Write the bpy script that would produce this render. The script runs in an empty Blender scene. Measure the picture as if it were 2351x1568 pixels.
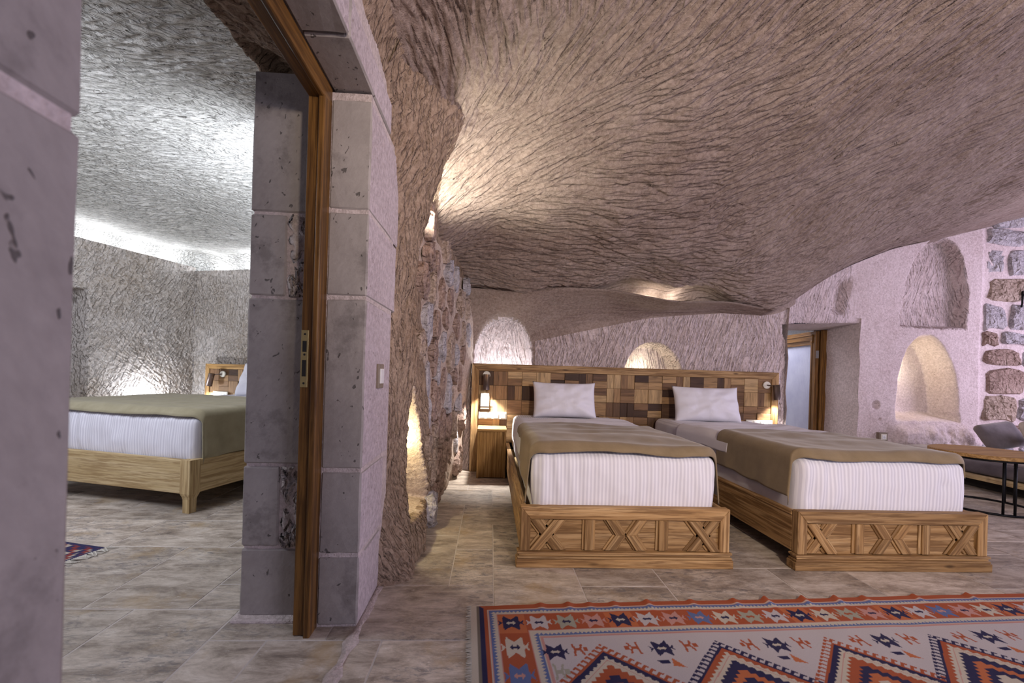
import bpy, bmesh, math, random
import numpy as np
from mathutils import Matrix, Vector

S = bpy.context.scene
COL = S.collection
PI = math.pi

# ------------------------------------------------------------------ camera
YAW = math.atan(0.05)
ROLL = 0.030
fw = Vector((math.sin(YAW), math.cos(YAW), 0))
rt = Vector((math.cos(YAW), -math.sin(YAW), 0))
up = Vector((0, 0, 1))
cr = rt * math.cos(ROLL) + up * math.sin(ROLL)
cu = up * math.cos(ROLL) - rt * math.sin(ROLL)
cam = bpy.data.cameras.new('camera')
cam_ob = bpy.data.objects.new('camera', cam)
COL.objects.link(cam_ob)
M = Matrix.Identity(4)
for i in range(3):
    M[i][0], M[i][1], M[i][2] = cr[i], cu[i], -fw[i]
M[2][3] = 1.0
cam_ob.matrix_world = M
cam.sensor_fit = 'HORIZONTAL'
cam.sensor_width = 36.0
cam.lens = 1000.0 * 36.0 / 2351.0
cam.shift_y = 72.5 / 2351.0
cam.clip_start = 0.02
cam.dof.use_dof = True
cam.dof.focus_distance = 3.0
cam.dof.aperture_fstop = 3.5
S.camera = cam_ob

# ------------------------------------------------------------------ world, large lights, exposure
w = bpy.data.worlds.new('world')
S.world = w
w.use_nodes = True
w.node_tree.nodes['Background'].inputs[0].default_value = (0.72, 0.70, 1.0, 1)
w.node_tree.nodes['Background'].inputs[1].default_value = 0.16
S.view_settings.view_transform = 'Standard'
S.view_settings.look = 'None'
S.view_settings.gamma = 1.0
S.view_settings.use_curve_mapping = False
S.view_settings.exposure = 0.16


def light(name, kind, loc, energy, color=(1, 1, 1), size=0.1, size_y=None, target=None, spot=None, blend=0.5):
    l = bpy.data.lights.new(name, kind)
    l.energy = energy
    l.color = color
    if kind == 'AREA':
        l.shape = 'RECTANGLE'
        l.size = size
        l.size_y = size_y or size
    else:
        l.shadow_soft_size = size
    if kind == 'SPOT':
        l.spot_size = spot
        l.spot_blend = blend
    o = bpy.data.objects.new(name, l)
    COL.objects.link(o)
    o.location = loc
    if target is not None:
        d = Vector(target) - Vector(loc)
        o.rotation_euler = d.to_track_quat('-Z', 'Y').to_euler()
    return o


DAY = (0.78, 0.76, 1.0)
# daylight through the windows of the room, behind the camera and to the right
light('window_daylight', 'AREA', (3.6, -2.2, 1.5), 84, DAY, 2.4, 1.8, (2.4, 4.5, 1.0))
light('window_daylight', 'AREA', (8.3, 2.7, 1.5), 160, (0.84, 0.76, 1.0), 2.4, 2.2, (2.0, 4.0, 1.0))
# unseen warm spot added behind the camera to rake the ceiling's chisel marks
light('added_ceiling_spot', 'SPOT', (1.0, -1.0, 1.85), 265, (1.0, 0.83, 0.68), .12, target=(1.7, 3.2, 2.25), spot=1.75, blend=.6)

# ------------------------------------------------------------------ helpers
rnd = random.Random(7)


def tag(o, label=None, cat=None, group=None, kind=None):
    if label:
        o['label'] = label
    if cat:
        o['category'] = cat
    if group:
        o['group'] = group
    if kind:
        o['kind'] = kind
    return o


def link(name, me, mat=None, parent=None):
    o = bpy.data.objects.new(name, me)
    COL.objects.link(o)
    if mat is not None:
        me.materials.clear()
        me.materials.append(mat)
    if parent is not None:
        o.parent = parent
    return o


def thing(name, label, cat, loc=(0, 0, 0), rz=0.0, group=None):
    o = bpy.data.objects.new(name, None)
    o.empty_display_size = 0.1
    COL.objects.link(o)
    o.location = loc
    o.rotation_euler = (0, 0, rz)
    return tag(o, label, cat, group)


def np_mesh(name, V, Fq, smooth=True):
    """V (n,3), Fq (m,4) quads"""
    me = bpy.data.meshes.new(name)
    V = np.ascontiguousarray(V, dtype=np.float32)
    Fq = np.ascontiguousarray(Fq, dtype=np.int32)
    me.vertices.add(len(V))
    me.vertices.foreach_set('co', V.ravel())
    k = Fq.shape[1]
    me.loops.add(Fq.size)
    me.loops.foreach_set('vertex_index', Fq.ravel())
    me.polygons.add(len(Fq))
    me.polygons.foreach_set('loop_start', np.arange(0, Fq.size, k, dtype=np.int32))
    me.polygons.foreach_set('use_smooth', np.full(len(Fq), smooth))
    me.update(calc_edges=True)
    me.validate()
    return me


def grid_faces(h, wd, keep=None, flip=False):
    i, j = np.meshgrid(np.arange(h - 1), np.arange(wd - 1), indexing='ij')
    a = i * wd + j
    f = np.stack([a, a + 1, a + wd + 1, a + wd], -1)
    if flip:
        f = f[..., ::-1]
    if keep is not None:
        return f[keep]
    return f.reshape(-1, 4)


def bm_mesh(bm, name, smooth=False):
    me = bpy.data.meshes.new(name)
    bmesh.ops.recalc_face_normals(bm, faces=bm.faces)
    bm.to_mesh(me)
    bm.free()
    if smooth:
        for p in me.polygons:
            p.use_smooth = True
    return me


def add_box(bm, x0, x1, y0, y1, z0, z1, bev=0.0, seg=1):
    r = bmesh.ops.create_cube(bm, size=1.0)
    vs = r['verts']
    for v in vs:
        v.co = Vector((x0 + (v.co.x + .5) * (x1 - x0), y0 + (v.co.y + .5) * (y1 - y0), z0 + (v.co.z + .5) * (z1 - z0)))
    if bev > 0:
        es = set(e for v in vs for e in v.link_edges)
        bmesh.ops.bevel(bm, geom=list(es), offset=bev, segments=seg, affect='EDGES', profile=0.5)
    return bm


def box(name, b, mat, parent=None, bev=0.004, seg=1):
    bm = bmesh.new()
    add_box(bm, *b, bev=bev, seg=seg)
    return link(name, bm_mesh(bm, name), mat, parent)


def add_tube(bm, p0, p1, r0, r1=None, n=14, caps=True):
    p0, p1 = Vector(p0), Vector(p1)
    r1 = r0 if r1 is None else r1
    d = (p1 - p0).normalized()
    a = d.orthogonal().normalized()
    b = d.cross(a)
    A = [bm.verts.new(p0 + (a * math.cos(t) + b * math.sin(t)) * r0) for t in [2 * PI * k / n for k in range(n)]]
    B = [bm.verts.new(p1 + (a * math.cos(t) + b * math.sin(t)) * r1) for t in [2 * PI * k / n for k in range(n)]]
    for k in range(n):
        f = bm.faces.new((A[k], A[(k + 1) % n], B[(k + 1) % n], B[k]))
        f.smooth = True
    if caps:
        bm.faces.new(A[::-1])
        bm.faces.new(B)


def tube(name, p0, p1, r0, mat, parent=None, r1=None, n=14, caps=True):
    bm = bmesh.new()
    add_tube(bm, p0, p1, r0, r1, n, caps)
    me = bpy.data.meshes.new(name)
    bmesh.ops.recalc_face_normals(bm, faces=bm.faces)
    bm.to_mesh(me)
    bm.free()
    return link(name, me, mat, parent)


def add_torus(bm, c, R, r, n=40, m=8):
    rings = []
    for i in range(n):
        t = 2 * PI * i / n
        ring = []
        for j in range(m):
            q = 2 * PI * j / m
            ring.append(bm.verts.new((c[0] + (R + r * math.cos(q)) * math.cos(t), c[1] + (R + r * math.cos(q)) * math.sin(t), c[2] + r * math.sin(q))))
        rings.append(ring)
    for i in range(n):
        for j in range(m):
            f = bm.faces.new((rings[i][j], rings[(i + 1) % n][j], rings[(i + 1) % n][(j + 1) % m], rings[i][(j + 1) % m]))
            f.smooth = True


# ---- numpy noise
def vnoise(x, y, seed=0):
    r = np.random.RandomState(seed)
    n = 128
    T = r.rand(n, n)
    xi = np.floor(x).astype(int)
    yi = np.floor(y).astype(int)
    fx = x - xi
    fy = y - yi
    fx = fx * fx * (3 - 2 * fx)
    fy = fy * fy * (3 - 2 * fy)
    a = T[yi % n, xi % n]
    b = T[yi % n, (xi + 1) % n]
    c = T[(yi + 1) % n, xi % n]
    d = T[(yi + 1) % n, (xi + 1) % n]
    return (a * (1 - fx) + b * fx) * (1 - fy) + (c * (1 - fx) + d * fx) * fy - 0.5


def fbm(x, y, f, oct=3, seed=0):
    o = 0
    a = 1.0
    for k in range(oct):
        o = o + a * vnoise(x * f + 17.3 * k, y * f + 5.1 * k, seed + k)
        a *= .5
        f *= 2.0
    return o


def sstep(a, b, x):
    t = np.clip((x - a) / (b - a), 0, 1)
    return t * t * (3 - 2 * t)


def rbf(pts, vals, q, kind='r', smooth=0.0):
    pts = np.array(pts, float)
    vals = np.array(vals, float)
    n = len(pts)

    def K(a, b):
        d = np.sqrt(((a[:, None, :] - b[None, :, :]) ** 2).sum(-1))
        if kind == 'r':
            return np.sqrt(d * d + 0.0016)
        return np.where(d > 0, d * d * np.log(np.maximum(d, 1e-9)), 0)
    A = np.zeros((n + 3, n + 3))
    A[:n, :n] = K(pts, pts) + np.eye(n) * smooth
    A[:n, n] = 1
    A[:n, n + 1:] = pts
    A[n, :n] = 1
    A[n + 1:, :n] = pts.T
    sol = np.linalg.solve(A, np.concatenate([vals, np.zeros(3)]))
    sh = q.shape[:-1]
    Q = q.reshape(-1, 2)
    out = np.empty(len(Q))
    for i in range(0, len(Q), 40000):
        out[i:i + 40000] = K(Q[i:i + 40000], pts) @ sol[:n] + sol[n] + Q[i:i + 40000] @ sol[n + 1:]
    return out.reshape(sh)


def carve(su, sv, n, L, Wd, depth, theta, seed, box=None):
    """chisel marks cut into a grid with column coords su and row coords sv (metres)"""
    r = np.random.RandomState(seed)
    out = np.zeros((len(sv), len(su)))
    u0, u1, v0, v1 = box or (su[0], su[-1], sv[0], sv[-1])
    U = r.uniform(u0, u1, n)
    V = r.uniform(v0, v1, n)
    TH = theta(U, V) + r.normal(0, .13, n)
    LL = L * r.uniform(.5, 1.5, n) / 2
    WW = Wd * r.uniform(.6, 1.4, n) / 2
    DD = depth * r.uniform(.35, 1.0, n)
    for k in range(n):
        c, s = math.cos(TH[k]), math.sin(TH[k])
        l, wd = LL[k], WW[k]
        hx = abs(c) * l + abs(s) * wd
        hy = abs(s) * l + abs(c) * wd
        j0, j1 = np.searchsorted(su, (U[k] - hx, U[k] + hx))
        i0, i1 = np.searchsorted(sv, (V[k] - hy, V[k] + hy))
        if j1 <= j0 or i1 <= i0:
            continue
        X = su[None, j0:j1] - U[k]
        Y = sv[i0:i1, None] - V[k]
        a = (X * c + Y * s) / l
        b = (-X * s + Y * c) / wd
        p = (1 - b * b) * (1 - a * a) * (0.75 + 0.5 * a)
        np.clip(p, 0, None, out=p)
        p *= DD[k]
        np.maximum(out[i0:i1, j0:j1], p, out=out[i0:i1, j0:j1])
    return out


def patch_theta(base, spread, freq, seed):
    def f(u, v):
        cu_ = np.floor(u * freq + 1.2 * vnoise(u * freq * 1.7, v * freq * 1.7, seed + 5)).astype(int)
        cv_ = np.floor(v * freq + 1.2 * vnoise(u * freq * 1.7 + 9, v * freq * 1.7, seed + 6)).astype(int)
        T = np.random.RandomState(seed).rand(64, 64)
        return base + spread * (T[cv_ % 64, cu_ % 64] - .5) * 2
    return f


def nspace(segs):
    """non-uniform coordinates: [(start, end, step), ...]"""
    o = []
    for a, b, s in segs:
        k = max(1, int(round((b - a) / s)))
        o.append(np.linspace(a, b, k, endpoint=False))
    o.append(np.array([segs[-1][1]]))
    return np.concatenate(o)


def grid_normals(P):
    du = np.gradient(P, axis=1)
    dv = np.gradient(P, axis=0)
    n = np.cross(du, dv)
    return n / np.maximum(np.linalg.norm(n, axis=-1, keepdims=True), 1e-9)


# ------------------------------------------------------------------ materials
class NT:
    def __init__(self, name):
        self.m = bpy.data.materials.new(name)
        self.m.use_nodes = True
        self.t = self.m.node_tree
        self.b = self.t.nodes['Principled BSDF']

    def n(self, typ, **kw):
        x = self.t.nodes.new(typ)
        for k, v in kw.items():
            if k.startswith('i_'):
                key = k[2:]
                key = int(key) if key.isdigit() else key.replace('_', ' ')
                x.inputs[key].default_value = v
            else:
                setattr(x, k, v)
        return x

    def l(self, a, b):
        self.t.links.new(a, b)

    def coord(self, kind='Object', scale=(1, 1, 1), rot=(0, 0, 0), shift=False):
        tc = self.n('ShaderNodeTexCoord')
        mp = self.n('ShaderNodeMapping')
        if any(rot):                       # turn first, then stretch
            mp.vector_type = 'TEXTURE'
            scale = tuple(1.0 / k for k in scale)
        mp.inputs['Scale'].default_value = scale
        mp.inputs['Rotation'].default_value = rot
        self.l(tc.outputs[kind], mp.inputs[0])
        if shift:
            oi = self.n('ShaderNodeObjectInfo')
            mu = self.n('ShaderNodeMath', operation='MULTIPLY')
            mu.inputs[1].default_value = 37.0
            self.l(oi.outputs['Random'], mu.inputs[0])
            self.l(mu.outputs[0], mp.inputs['Location'])
        return mp.outputs[0]

    def noise(self, vec, scale, detail=4, rough=.55, dist=0.0):
        x = self.n('ShaderNodeTexNoise')
        x.inputs['Scale'].default_value = scale
        x.inputs['Detail'].default_value = detail
        x.inputs['Roughness'].default_value = rough
        x.inputs['Distortion'].default_value = dist
        self.l(vec, x.inputs['Vector'])
        return x.outputs['Fac']

    def ramp(self, fac, stops):
        x = self.n('ShaderNodeValToRGB')
        e = x.color_ramp.elements
        while len(e) > 1:
            e.remove(e[-1])
        e[0].position = stops[0][0]
        e[0].color = (*stops[0][1], 1)
        for p, c in stops[1:]:
            k = e.new(p)
            k.color = (*c, 1)
        self.l(fac, x.inputs[0])
        return x.outputs[0]

    def mix(self, fac, a, b, mode='MIX'):
        x = self.n('ShaderNodeMix', data_type='RGBA', blend_type=mode)
        for s, v in ((0, fac), (6, a), (7, b)):
            if isinstance(v, (int, float)):
                x.inputs[s].default_value = v
            elif isinstance(v, tuple):
                x.inputs[s].default_value = (*v, 1)
            else:
                self.l(v, x.inputs[s])
        return x.outputs[2]

    def math(self, op, a, b=None):
        x = self.n('ShaderNodeMath', operation=op)
        for s, v in ((0, a), (1, b)):
            if v is None:
                continue
            if isinstance(v, (int, float)):
                x.inputs[s].default_value = v
            else:
                self.l(v, x.inputs[s])
        return x.outputs[0]

    def bump(self, h, strength=.5, dist=.01, prev=None):
        x = self.n('ShaderNodeBump')
        x.inputs['Strength'].default_value = strength
        x.inputs['Distance'].default_value = dist
        self.l(h, x.inputs['Height'])
        if prev is not None:
            self.l(prev, x.inputs['Normal'])
        return x.outputs[0]

    def done(self, col=None, rough=.8, normal=None, metal=0.0, spec=.3):
        if col is not None:
            if isinstance(col, tuple):
                self.b.inputs['Base Color'].default_value = (*col, 1)
            else:
                self.l(col, self.b.inputs['Base Color'])
        if isinstance(rough, (int, float)):
            self.b.inputs['Roughness'].default_value = rough
        else:
            self.l(rough, self.b.inputs['Roughness'])
        self.b.inputs['Metallic'].default_value = metal
        self.b.inputs['Specular IOR Level'].default_value = spec
        if normal is not None:
            self.l(normal, self.b.inputs['Normal'])
        return self.m


FLOW_ANG = (1.4, 2.0, 2.55, 3.1)


def rock(name, lo, hi, pit=(.2, .15, .12), pits=0.6, strokes=((9, 60, 30), (60, 12, 30)), sb=.9, rot=(0, 0, 0), grain=150, dist=.03, rot2=None):
    t = NT(name)
    v = t.coord()
    n1 = t.noise(v, 1.6, 4, .65)
    col = t.ramp(n1, [(.32, lo), (.68, hi)])
    n2 = t.noise(v, 42, 3, .75)
    col = t.mix(.5, col, t.ramp(n2, [(.36, tuple(c * .82 for c in lo)), (.64, tuple(min(1, c * 1.12) for c in hi))]))
    if pits:
        vo = t.n('ShaderNodeTexVoronoi')
        vo.inputs['Scale'].default_value = 30
        vo.inputs['Randomness'].default_value = 1
        t.l(v, vo.inputs['Vector'])
        msk = t.ramp(vo.outputs['Distance'], [(.08, (1, 1, 1)), (.17, (0, 0, 0))])
        sel = t.ramp(t.noise(v, 7.0, 1), [(.50, (0, 0, 0)), (.56, (1, 1, 1))])
        col = t.mix(t.math('MULTIPLY', t.math('MULTIPLY', msk, sel), pits), col, pit)
    nrm = None
    if strokes:
        def furrow(sc, ro):
            return t.ramp(t.noise(t.coord(scale=sc, rot=ro), 1.0, 1.0, .5, .18), [(.36, (0, 0, 0)), (.54, (1, 1, 1))])
        if strokes == 'flow':
            at = t.n('ShaderNodeAttribute', attribute_name='flow')
            sp = t.n('ShaderNodeSeparateColor')
            t.l(at.outputs['Color'], sp.inputs[0])
            h = 0.0
            for out, ang in zip((sp.outputs[0], sp.outputs[1], sp.outputs[2], at.outputs['Alpha']), FLOW_ANG):
                h = t.math('ADD', h, t.math('MULTIPLY', out, furrow((3.2, 30, 12), (0, 0, ang))))
        else:
            a = furrow(strokes[0], rot)
            b = furrow(strokes[1], rot2 or (rot[0], rot[1], rot[2] + .5))
            sel = t.ramp(t.noise(v, 2.2, 2), [(.46, (0, 0, 0)), (.54, (1, 1, 1))])
            h = t.mix(sel, a, b)
        nrm = t.bump(h, sb, dist)
    fine = t.noise(v, grain, 3, .75)
    nrm = t.bump(n2, .6, .010, nrm)
    nrm = t.bump(fine, .8, .006, nrm)
    return t.done(col, .95, nrm, spec=.1)


def wood(name, dark, mid, lightc, axis='X', scale=1.0, rough=.6, bump=.25, vary=.35):
    t = NT(name)
    sc = {'X': (.9, 20, 20), 'Y': (20, .9, 20), 'Z': (20, 20, .9)}[axis]
    v = t.coord(scale=tuple(s * scale for s in sc), shift=True)
    n1 = t.noise(v, 1.0, 4, .6, 1.4)
    sc2 = tuple(s * 3.5 * scale for s in sc)
    n2 = t.noise(t.coord(scale=sc2, shift=True), 1.0, 4, .65, .3)
    col = t.ramp(n1, [(.22, dark), (.44, mid), (.70, lightc)])
    col = t.mix(t.ramp(n2, [(.42, (.75, .75, .75)), (.55, (0, 0, 0))]), col, dark)
    # knots
    vk = t.coord(scale={'X': (2.2, 7, 7), 'Y': (7, 2.2, 7), 'Z': (7, 7, 2.2)}[axis], shift=True)
    vo = t.n('ShaderNodeTexVoronoi')
    vo.inputs['Scale'].default_value = 1.0
    t.l(vk, vo.inputs['Vector'])
    kn = t.ramp(vo.outputs['Distance'], [(.03, (.8, .8, .8)), (.085, (0, 0, 0))])
    col = t.mix(kn, col, tuple(c * .45 for c in dark))
    oi = t.n('ShaderNodeObjectInfo')
    hv = t.n('ShaderNodeHueSaturation')
    t.l(col, hv.inputs['Color'])
    t.l(t.math('ADD', t.math('MULTIPLY', oi.outputs['Random'], vary), 1 - vary / 2), hv.inputs['Value'])
    nrm = t.bump(n2, bump, .004)
    return t.done(hv.outputs[0], rough, nrm, spec=.25)


def plain(name, col, rough=.5, metal=0.0, nb=0.0, ns=60, spec=.3):
    t = NT(name)
    v = t.coord()
    n = t.noise(v, ns, 4)
    c = t.mix(n, tuple(x * .85 for x in col), tuple(min(1, x * 1.12) for x in col))
    return t.done(c, rough, t.bump(n, nb, .003) if nb else None, metal, spec)


def emit(name, col, strength):
    t = NT(name)
    t.b.inputs['Emission Color'].default_value = (*col, 1)
    t.b.inputs['Emission Strength'].default_value = strength
    return t.done(col, .6)


MAT = {}
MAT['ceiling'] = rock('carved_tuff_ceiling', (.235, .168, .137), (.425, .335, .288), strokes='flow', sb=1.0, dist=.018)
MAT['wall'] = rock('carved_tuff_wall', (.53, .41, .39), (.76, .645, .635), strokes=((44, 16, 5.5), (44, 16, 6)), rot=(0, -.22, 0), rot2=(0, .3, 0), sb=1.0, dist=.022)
MAT['wall_smooth'] = rock('rendered_tuff_wall', (.55, .43, .42), (.76, .65, .65), strokes=None, pits=.75, grain=110)
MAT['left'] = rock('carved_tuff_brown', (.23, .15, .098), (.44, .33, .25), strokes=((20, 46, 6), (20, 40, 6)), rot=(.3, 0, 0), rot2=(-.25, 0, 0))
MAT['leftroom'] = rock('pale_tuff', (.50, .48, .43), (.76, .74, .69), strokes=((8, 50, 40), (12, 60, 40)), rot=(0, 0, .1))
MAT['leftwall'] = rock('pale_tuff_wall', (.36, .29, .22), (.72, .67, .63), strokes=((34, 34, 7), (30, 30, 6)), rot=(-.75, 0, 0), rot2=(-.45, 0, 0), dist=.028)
MAT['mortar'] = rock('lime_mortar', (.46, .38, .35), (.70, .60, .58), strokes=None, pits=.3, grain=80)
MAT['mortar_brown'] = rock('brown_mortar', (.34, .25, .195), (.58, .47, .40), strokes=None, pits=.4, grain=60)
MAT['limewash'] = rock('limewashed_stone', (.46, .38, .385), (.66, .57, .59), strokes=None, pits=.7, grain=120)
MAT['plaster'] = rock('smooth_plaster', (.56, .54, .53), (.72, .70, .70), strokes=None, pits=0, grain=60)


def ashlar(name, lo, hi):
    t = NT(name)
    v = t.coord(kind='Object', shift=True)
    n1 = t.noise(v, 2.5, 5, .6)
    col = t.ramp(n1, [(.32, lo), (.68, hi)])
    st = t.noise(t.coord(scale=(60, 60, 16), rot=(.5, .6, 0), shift=True), 1, 3, .6)
    col = t.mix(t.math('MULTIPLY', st, .55), col, tuple(min(1, c * 1.35) for c in hi))
    pn = t.noise(t.coord(scale=(1.3, 1.3, .8), rot=(.3, .4, 0), shift=True), 34, 2, .5, .4)
    msk = t.ramp(pn, [(.69, (0, 0, 0)), (.72, (1, 1, 1))])
    col = t.mix(t.math('MULTIPLY', msk, .8), col, tuple(c * .35 for c in lo))
    damp = t.ramp(t.noise(v, 4.5, 6, .7), [(.56, (0, 0, 0)), (.66, (.5, .5, .5))])
    col = t.mix(damp, col, tuple(c * .62 for c in lo))
    nrm = t.bump(st, .35, .004)
    nrm = t.bump(t.noise(v, 120, 5, .7), .35, .003, nrm)
    inv = t.math('SUBTRACT', 1.0, msk)
    nrm = t.bump(inv, .6, .008, nrm)
    return t.done(col, .92, nrm, spec=.12)


MAT['ashlar'] = ashlar('grey_ashlar', (.245, .215, .20), (.39, .35, .325))
MAT['rough_core'] = rock('rough_stone_core', (.33, .27, .25), (.66, .58, .54), strokes=((20, 20, 9), (40, 40, 20)), sb=1.0, dist=.05, grain=60)
MAT['rubble'] = rock('rubble_stone', (.21, .145, .105), (.54, .43, .36), strokes=((18, 18, 30), (30, 14, 14)), sb=.8, dist=.02, grain=70)
MAT['rubble_grey'] = rock('rubble_stone_grey', (.26, .235, .25), (.56, .52, .54), strokes=((18, 30, 30), (30, 14, 14)), sb=.7, dist=.02, grain=70)
MAT['rubble_brown'] = rock('rubble_stone_brown', (.19, .115, .09), (.45, .34, .29), strokes=((18, 18, 30), (30, 14, 14)), sb=.8, dist=.02, grain=70)


def travertine():
    t = NT('travertine')
    v = t.coord(shift=True)
    vs = t.coord(scale=(1, 2.6, 1), shift=True)
    n1 = t.noise(vs, 4.6, 9, .76, .35)
    col = t.ramp(n1, [(.30, (.15, .12, .10)), (.43, (.34, .28, .225)), (.55, (.54, .465, .39)), (.70, (.74, .67, .59))])
    n2 = t.noise(vs, 16, 7, .8, .5)
    blot = t.ramp(n2, [(.50, (0, 0, 0)), (.60, (.85, .85, .85))])
    where = t.ramp(t.noise(v, 1.4, 2), [(.46, (0, 0, 0)), (.62, (1, 1, 1))])
    col = t.mix(t.math('MULTIPLY', blot, where), col, (.17, .16, .165))
    och = t.ramp(t.noise(v, 2.6, 5, .7), [(.56, (0, 0, 0)), (.68, (.6, .6, .6))])
    col = t.mix(och, col, (.42, .29, .15))
    whi = t.ramp(t.noise(vs, 22, 5, .8), [(.62, (0, 0, 0)), (.70, (.8, .8, .8))])
    col = t.mix(whi, col, (.78, .74, .70))
    oi = t.n('ShaderNodeObjectInfo')
    hv = t.n('ShaderNodeHueSaturation')
    t.l(col, hv.inputs['Color'])
    t.l(t.math('ADD', t.math('MULTIPLY', oi.outputs['Random'], .35), .85), hv.inputs['Value'])
    nrm = t.bump(t.noise(v, 60, 6, .7), .25, .002)
    rg = t.ramp(n2, [(.3, (.36, .36, .36)), (.7, (.6, .6, .6))])
    return t.done(hv.outputs[0], rg, nrm, spec=.4)


MAT['tile'] = travertine()
MAT['grout'] = plain('grout', (.62, .56, .52), .95, nb=.3)

OAK = ((.15, .075, .028), (.38, .22, .09), (.56, .37, .185))
for a in 'XYZ':
    MAT['oak' + a] = wood('oak_' + a, *OAK, axis=a)
    MAT['pale' + a] = wood('pale_oak_' + a, (.34, .22, .10), (.58, .43, .22), (.70, .55, .32), axis=a, vary=.2)
    MAT['honey' + a] = wood('honey_oak_' + a, (.24, .125, .04), (.47, .27, .095), (.60, .38, .16), axis=a, vary=.25)
    MAT['walnut' + a] = wood('stained_frame_' + a, (.06, .027, .009), (.16, .075, .02), (.28, .135, .035), axis=a, rough=.35, vary=.1)


def reclaimed(name, axis):
    t = NT(name)
    sc = {'X': (2, 26, 26), 'Z': (26, 26, 2)}[axis]
    v = t.coord(scale=sc, shift=True)
    n1 = t.noise(v, 1.0, 5, .65, 1.2)
    oi = t.n('ShaderNodeObjectInfo')
    base = t.ramp(oi.outputs['Random'], [(0, (.060, .030, .018)), (.14, (.12, .065, .035)), (.28, (.22, .12, .06)), (.5, (.36, .21, .10)), (.75, (.48, .30, .14)), (1, (.60, .41, .21))])
    col = t.mix(t.ramp(n1, [(.35, (.85, .85, .85)), (.6, (0, 0, 0))]), base, t.mix(.6, base, (.02, .01, .006)))
    n2 = t.noise(t.coord(scale=tuple(s * 3 for s in sc), shift=True), 1, 3)
    col = t.mix(t.ramp(n2, [(.6, (0, 0, 0)), (.72, (.6, .6, .6))]), col, (.03, .016, .01))
    return t.done(col, .55, t.bump(n1, .5, .005), spec=.25)


MAT['mosX'] = reclaimed('reclaimed_wood_x', 'X')
MAT['mosZ'] = reclaimed('reclaimed_wood_z', 'Z')


def linen(name, stripes=True):
    t = NT(name)
    tc = t.n('ShaderNodeTexCoord')
    sep = t.n('ShaderNodeSeparateXYZ')
    t.l(tc.outputs['Object'], sep.inputs[0])
    sn = t.math('SINE', t.math('MULTIPLY', sep.outputs[0], 2 * PI / 0.020))
    f = t.ramp(t.math('ADD', t.math('MULTIPLY', sn, .5), .5), [(.35, (.68, .66, .72)), (.65, (.83, .81, .86))])
    v = t.coord()
    wr = t.noise(t.coord(scale=(16, 16, 3)), 1, 4, .6, .5)
    nrm = t.bump(wr, .25, .012)
    nrm = t.bump(t.noise(v, 500, 2), .12, .001, nrm)
    m = t.done(f if stripes else (.80, .78, .84), .75, nrm, spec=.15)
    t.b.inputs['Sheen Weight'].default_value = .1
    return m


MAT['linen'] = linen('striped_white_linen')
MAT['linen_plain'] = linen('white_linen', False)


def felt(name, a, b):
    t = NT(name)
    v = t.coord()
    n = t.noise(v, 9, 5, .6)
    n2 = t.noise(t.coord(scale=(300, 300, 300)), 1, 2)
    col = t.ramp(n, [(.3, a), (.7, b)])
    col = t.mix(t.math('MULTIPLY', n2, .3), col, tuple(c * .6 for c in a))
    nrm = t.bump(n2, .2, .002)
    m = t.done(col, .9, nrm, spec=.1)
    t.b.inputs['Sheen Weight'].default_value = .25
    return m


MAT['blanket'] = felt('taupe_felt', (.235, .17, .095), (.315, .235, .14))
MAT['blanket_g'] = felt('olive_felt', (.32, .28, .175), (.42, .37, .245))
MAT['sofa'] = felt('grey_upholstery', (.14, .12, .125), (.22, .19, .20))
MAT['sofa_light'] = felt('beige_upholstery', (.42, .37, .36), (.55, .49, .47))
MAT['black'] = plain('black_metal', (.012, .012, .014), .45, .6)
MAT['brass'] = plain('brass', (.62, .47, .20), .35, .9)
MAT['bronze'] = plain('bronze_lamp_metal', (.17, .13, .115), .38, .85)
MAT['cream'] = plain('cream_plastic', (.72, .68, .58), .4)
MAT['white'] = plain('white_plastic', (.82, .81, .80), .35)
MAT['taupe'] = plain('taupe_plastic', (.24, .19, .145), .4)
MAT['slot'] = plain('dark_slot', (.02, .018, .016), .7)
MAT['lampglow'] = emit('lamp_glow', (1, .97, .92), 14)
MAT['iron_hinge'] = plain('hinge_metal', (.32, .30, .28), .4, .9)


def ribglass():
    t = NT('ribbed_frosted_glass')
    tc = t.n('ShaderNodeTexCoord')
    sep = t.n('ShaderNodeSeparateXYZ')
    t.l(tc.outputs['Object'], sep.inputs[0])
    s = t.math('SINE', t.math('MULTIPLY', sep.outputs[1], 2 * PI / .016))
    nrm = t.bump(s, .5, .003)
    col = t.ramp(t.noise(t.coord(scale=(1, 3, 3)), 1, 3), [(.3, (.55, .56, .72)), (.7, (.74, .75, .88))])
    m = t.done(col, .35, nrm, spec=.4)
    t.b.inputs['Transmission Weight'].default_value = .25
    return m


MAT['glass'] = ribglass()

# ================================================================== SETTING
XW = -0.48      # main-room face of the dividing wall
# ---- ceiling of the main room
LEDGE = [(-0.6, 4.25, 1.80), (-.17, 4.2, 1.811), (.276, 4.0, 1.742), (.589, 3.95, 1.80), (1.07, 3.95, 1.80), (1.688, 3.95, 1.708), (2.281, 4.05, 1.75), (2.847, 4.25, 1.713), (3.2, 4.5, 1.86), (3.493, 4.7, 2.03), (4.247, 5.0, 2.404), (4.785, 5.0, 2.636), (5.441, 5.0, 2.797), (6.447, 5.0, 3.08), (8.2, 5.0, 3.35)]
LX = np.array([p[0] for p in LEDGE])
LY = np.array([p[1] for p in LEDGE])
LZ = np.array([p[2] for p in LEDGE])


def smooth_interp(x, xp, fp, wdt=0.09):
    o = 0
    for d, g in ((-2, .1), (-1, .2), (0, .4), (1, .2), (2, .1)):
        o = o + g * np.interp(x + d * wdt, xp, fp)
    return o


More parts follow.
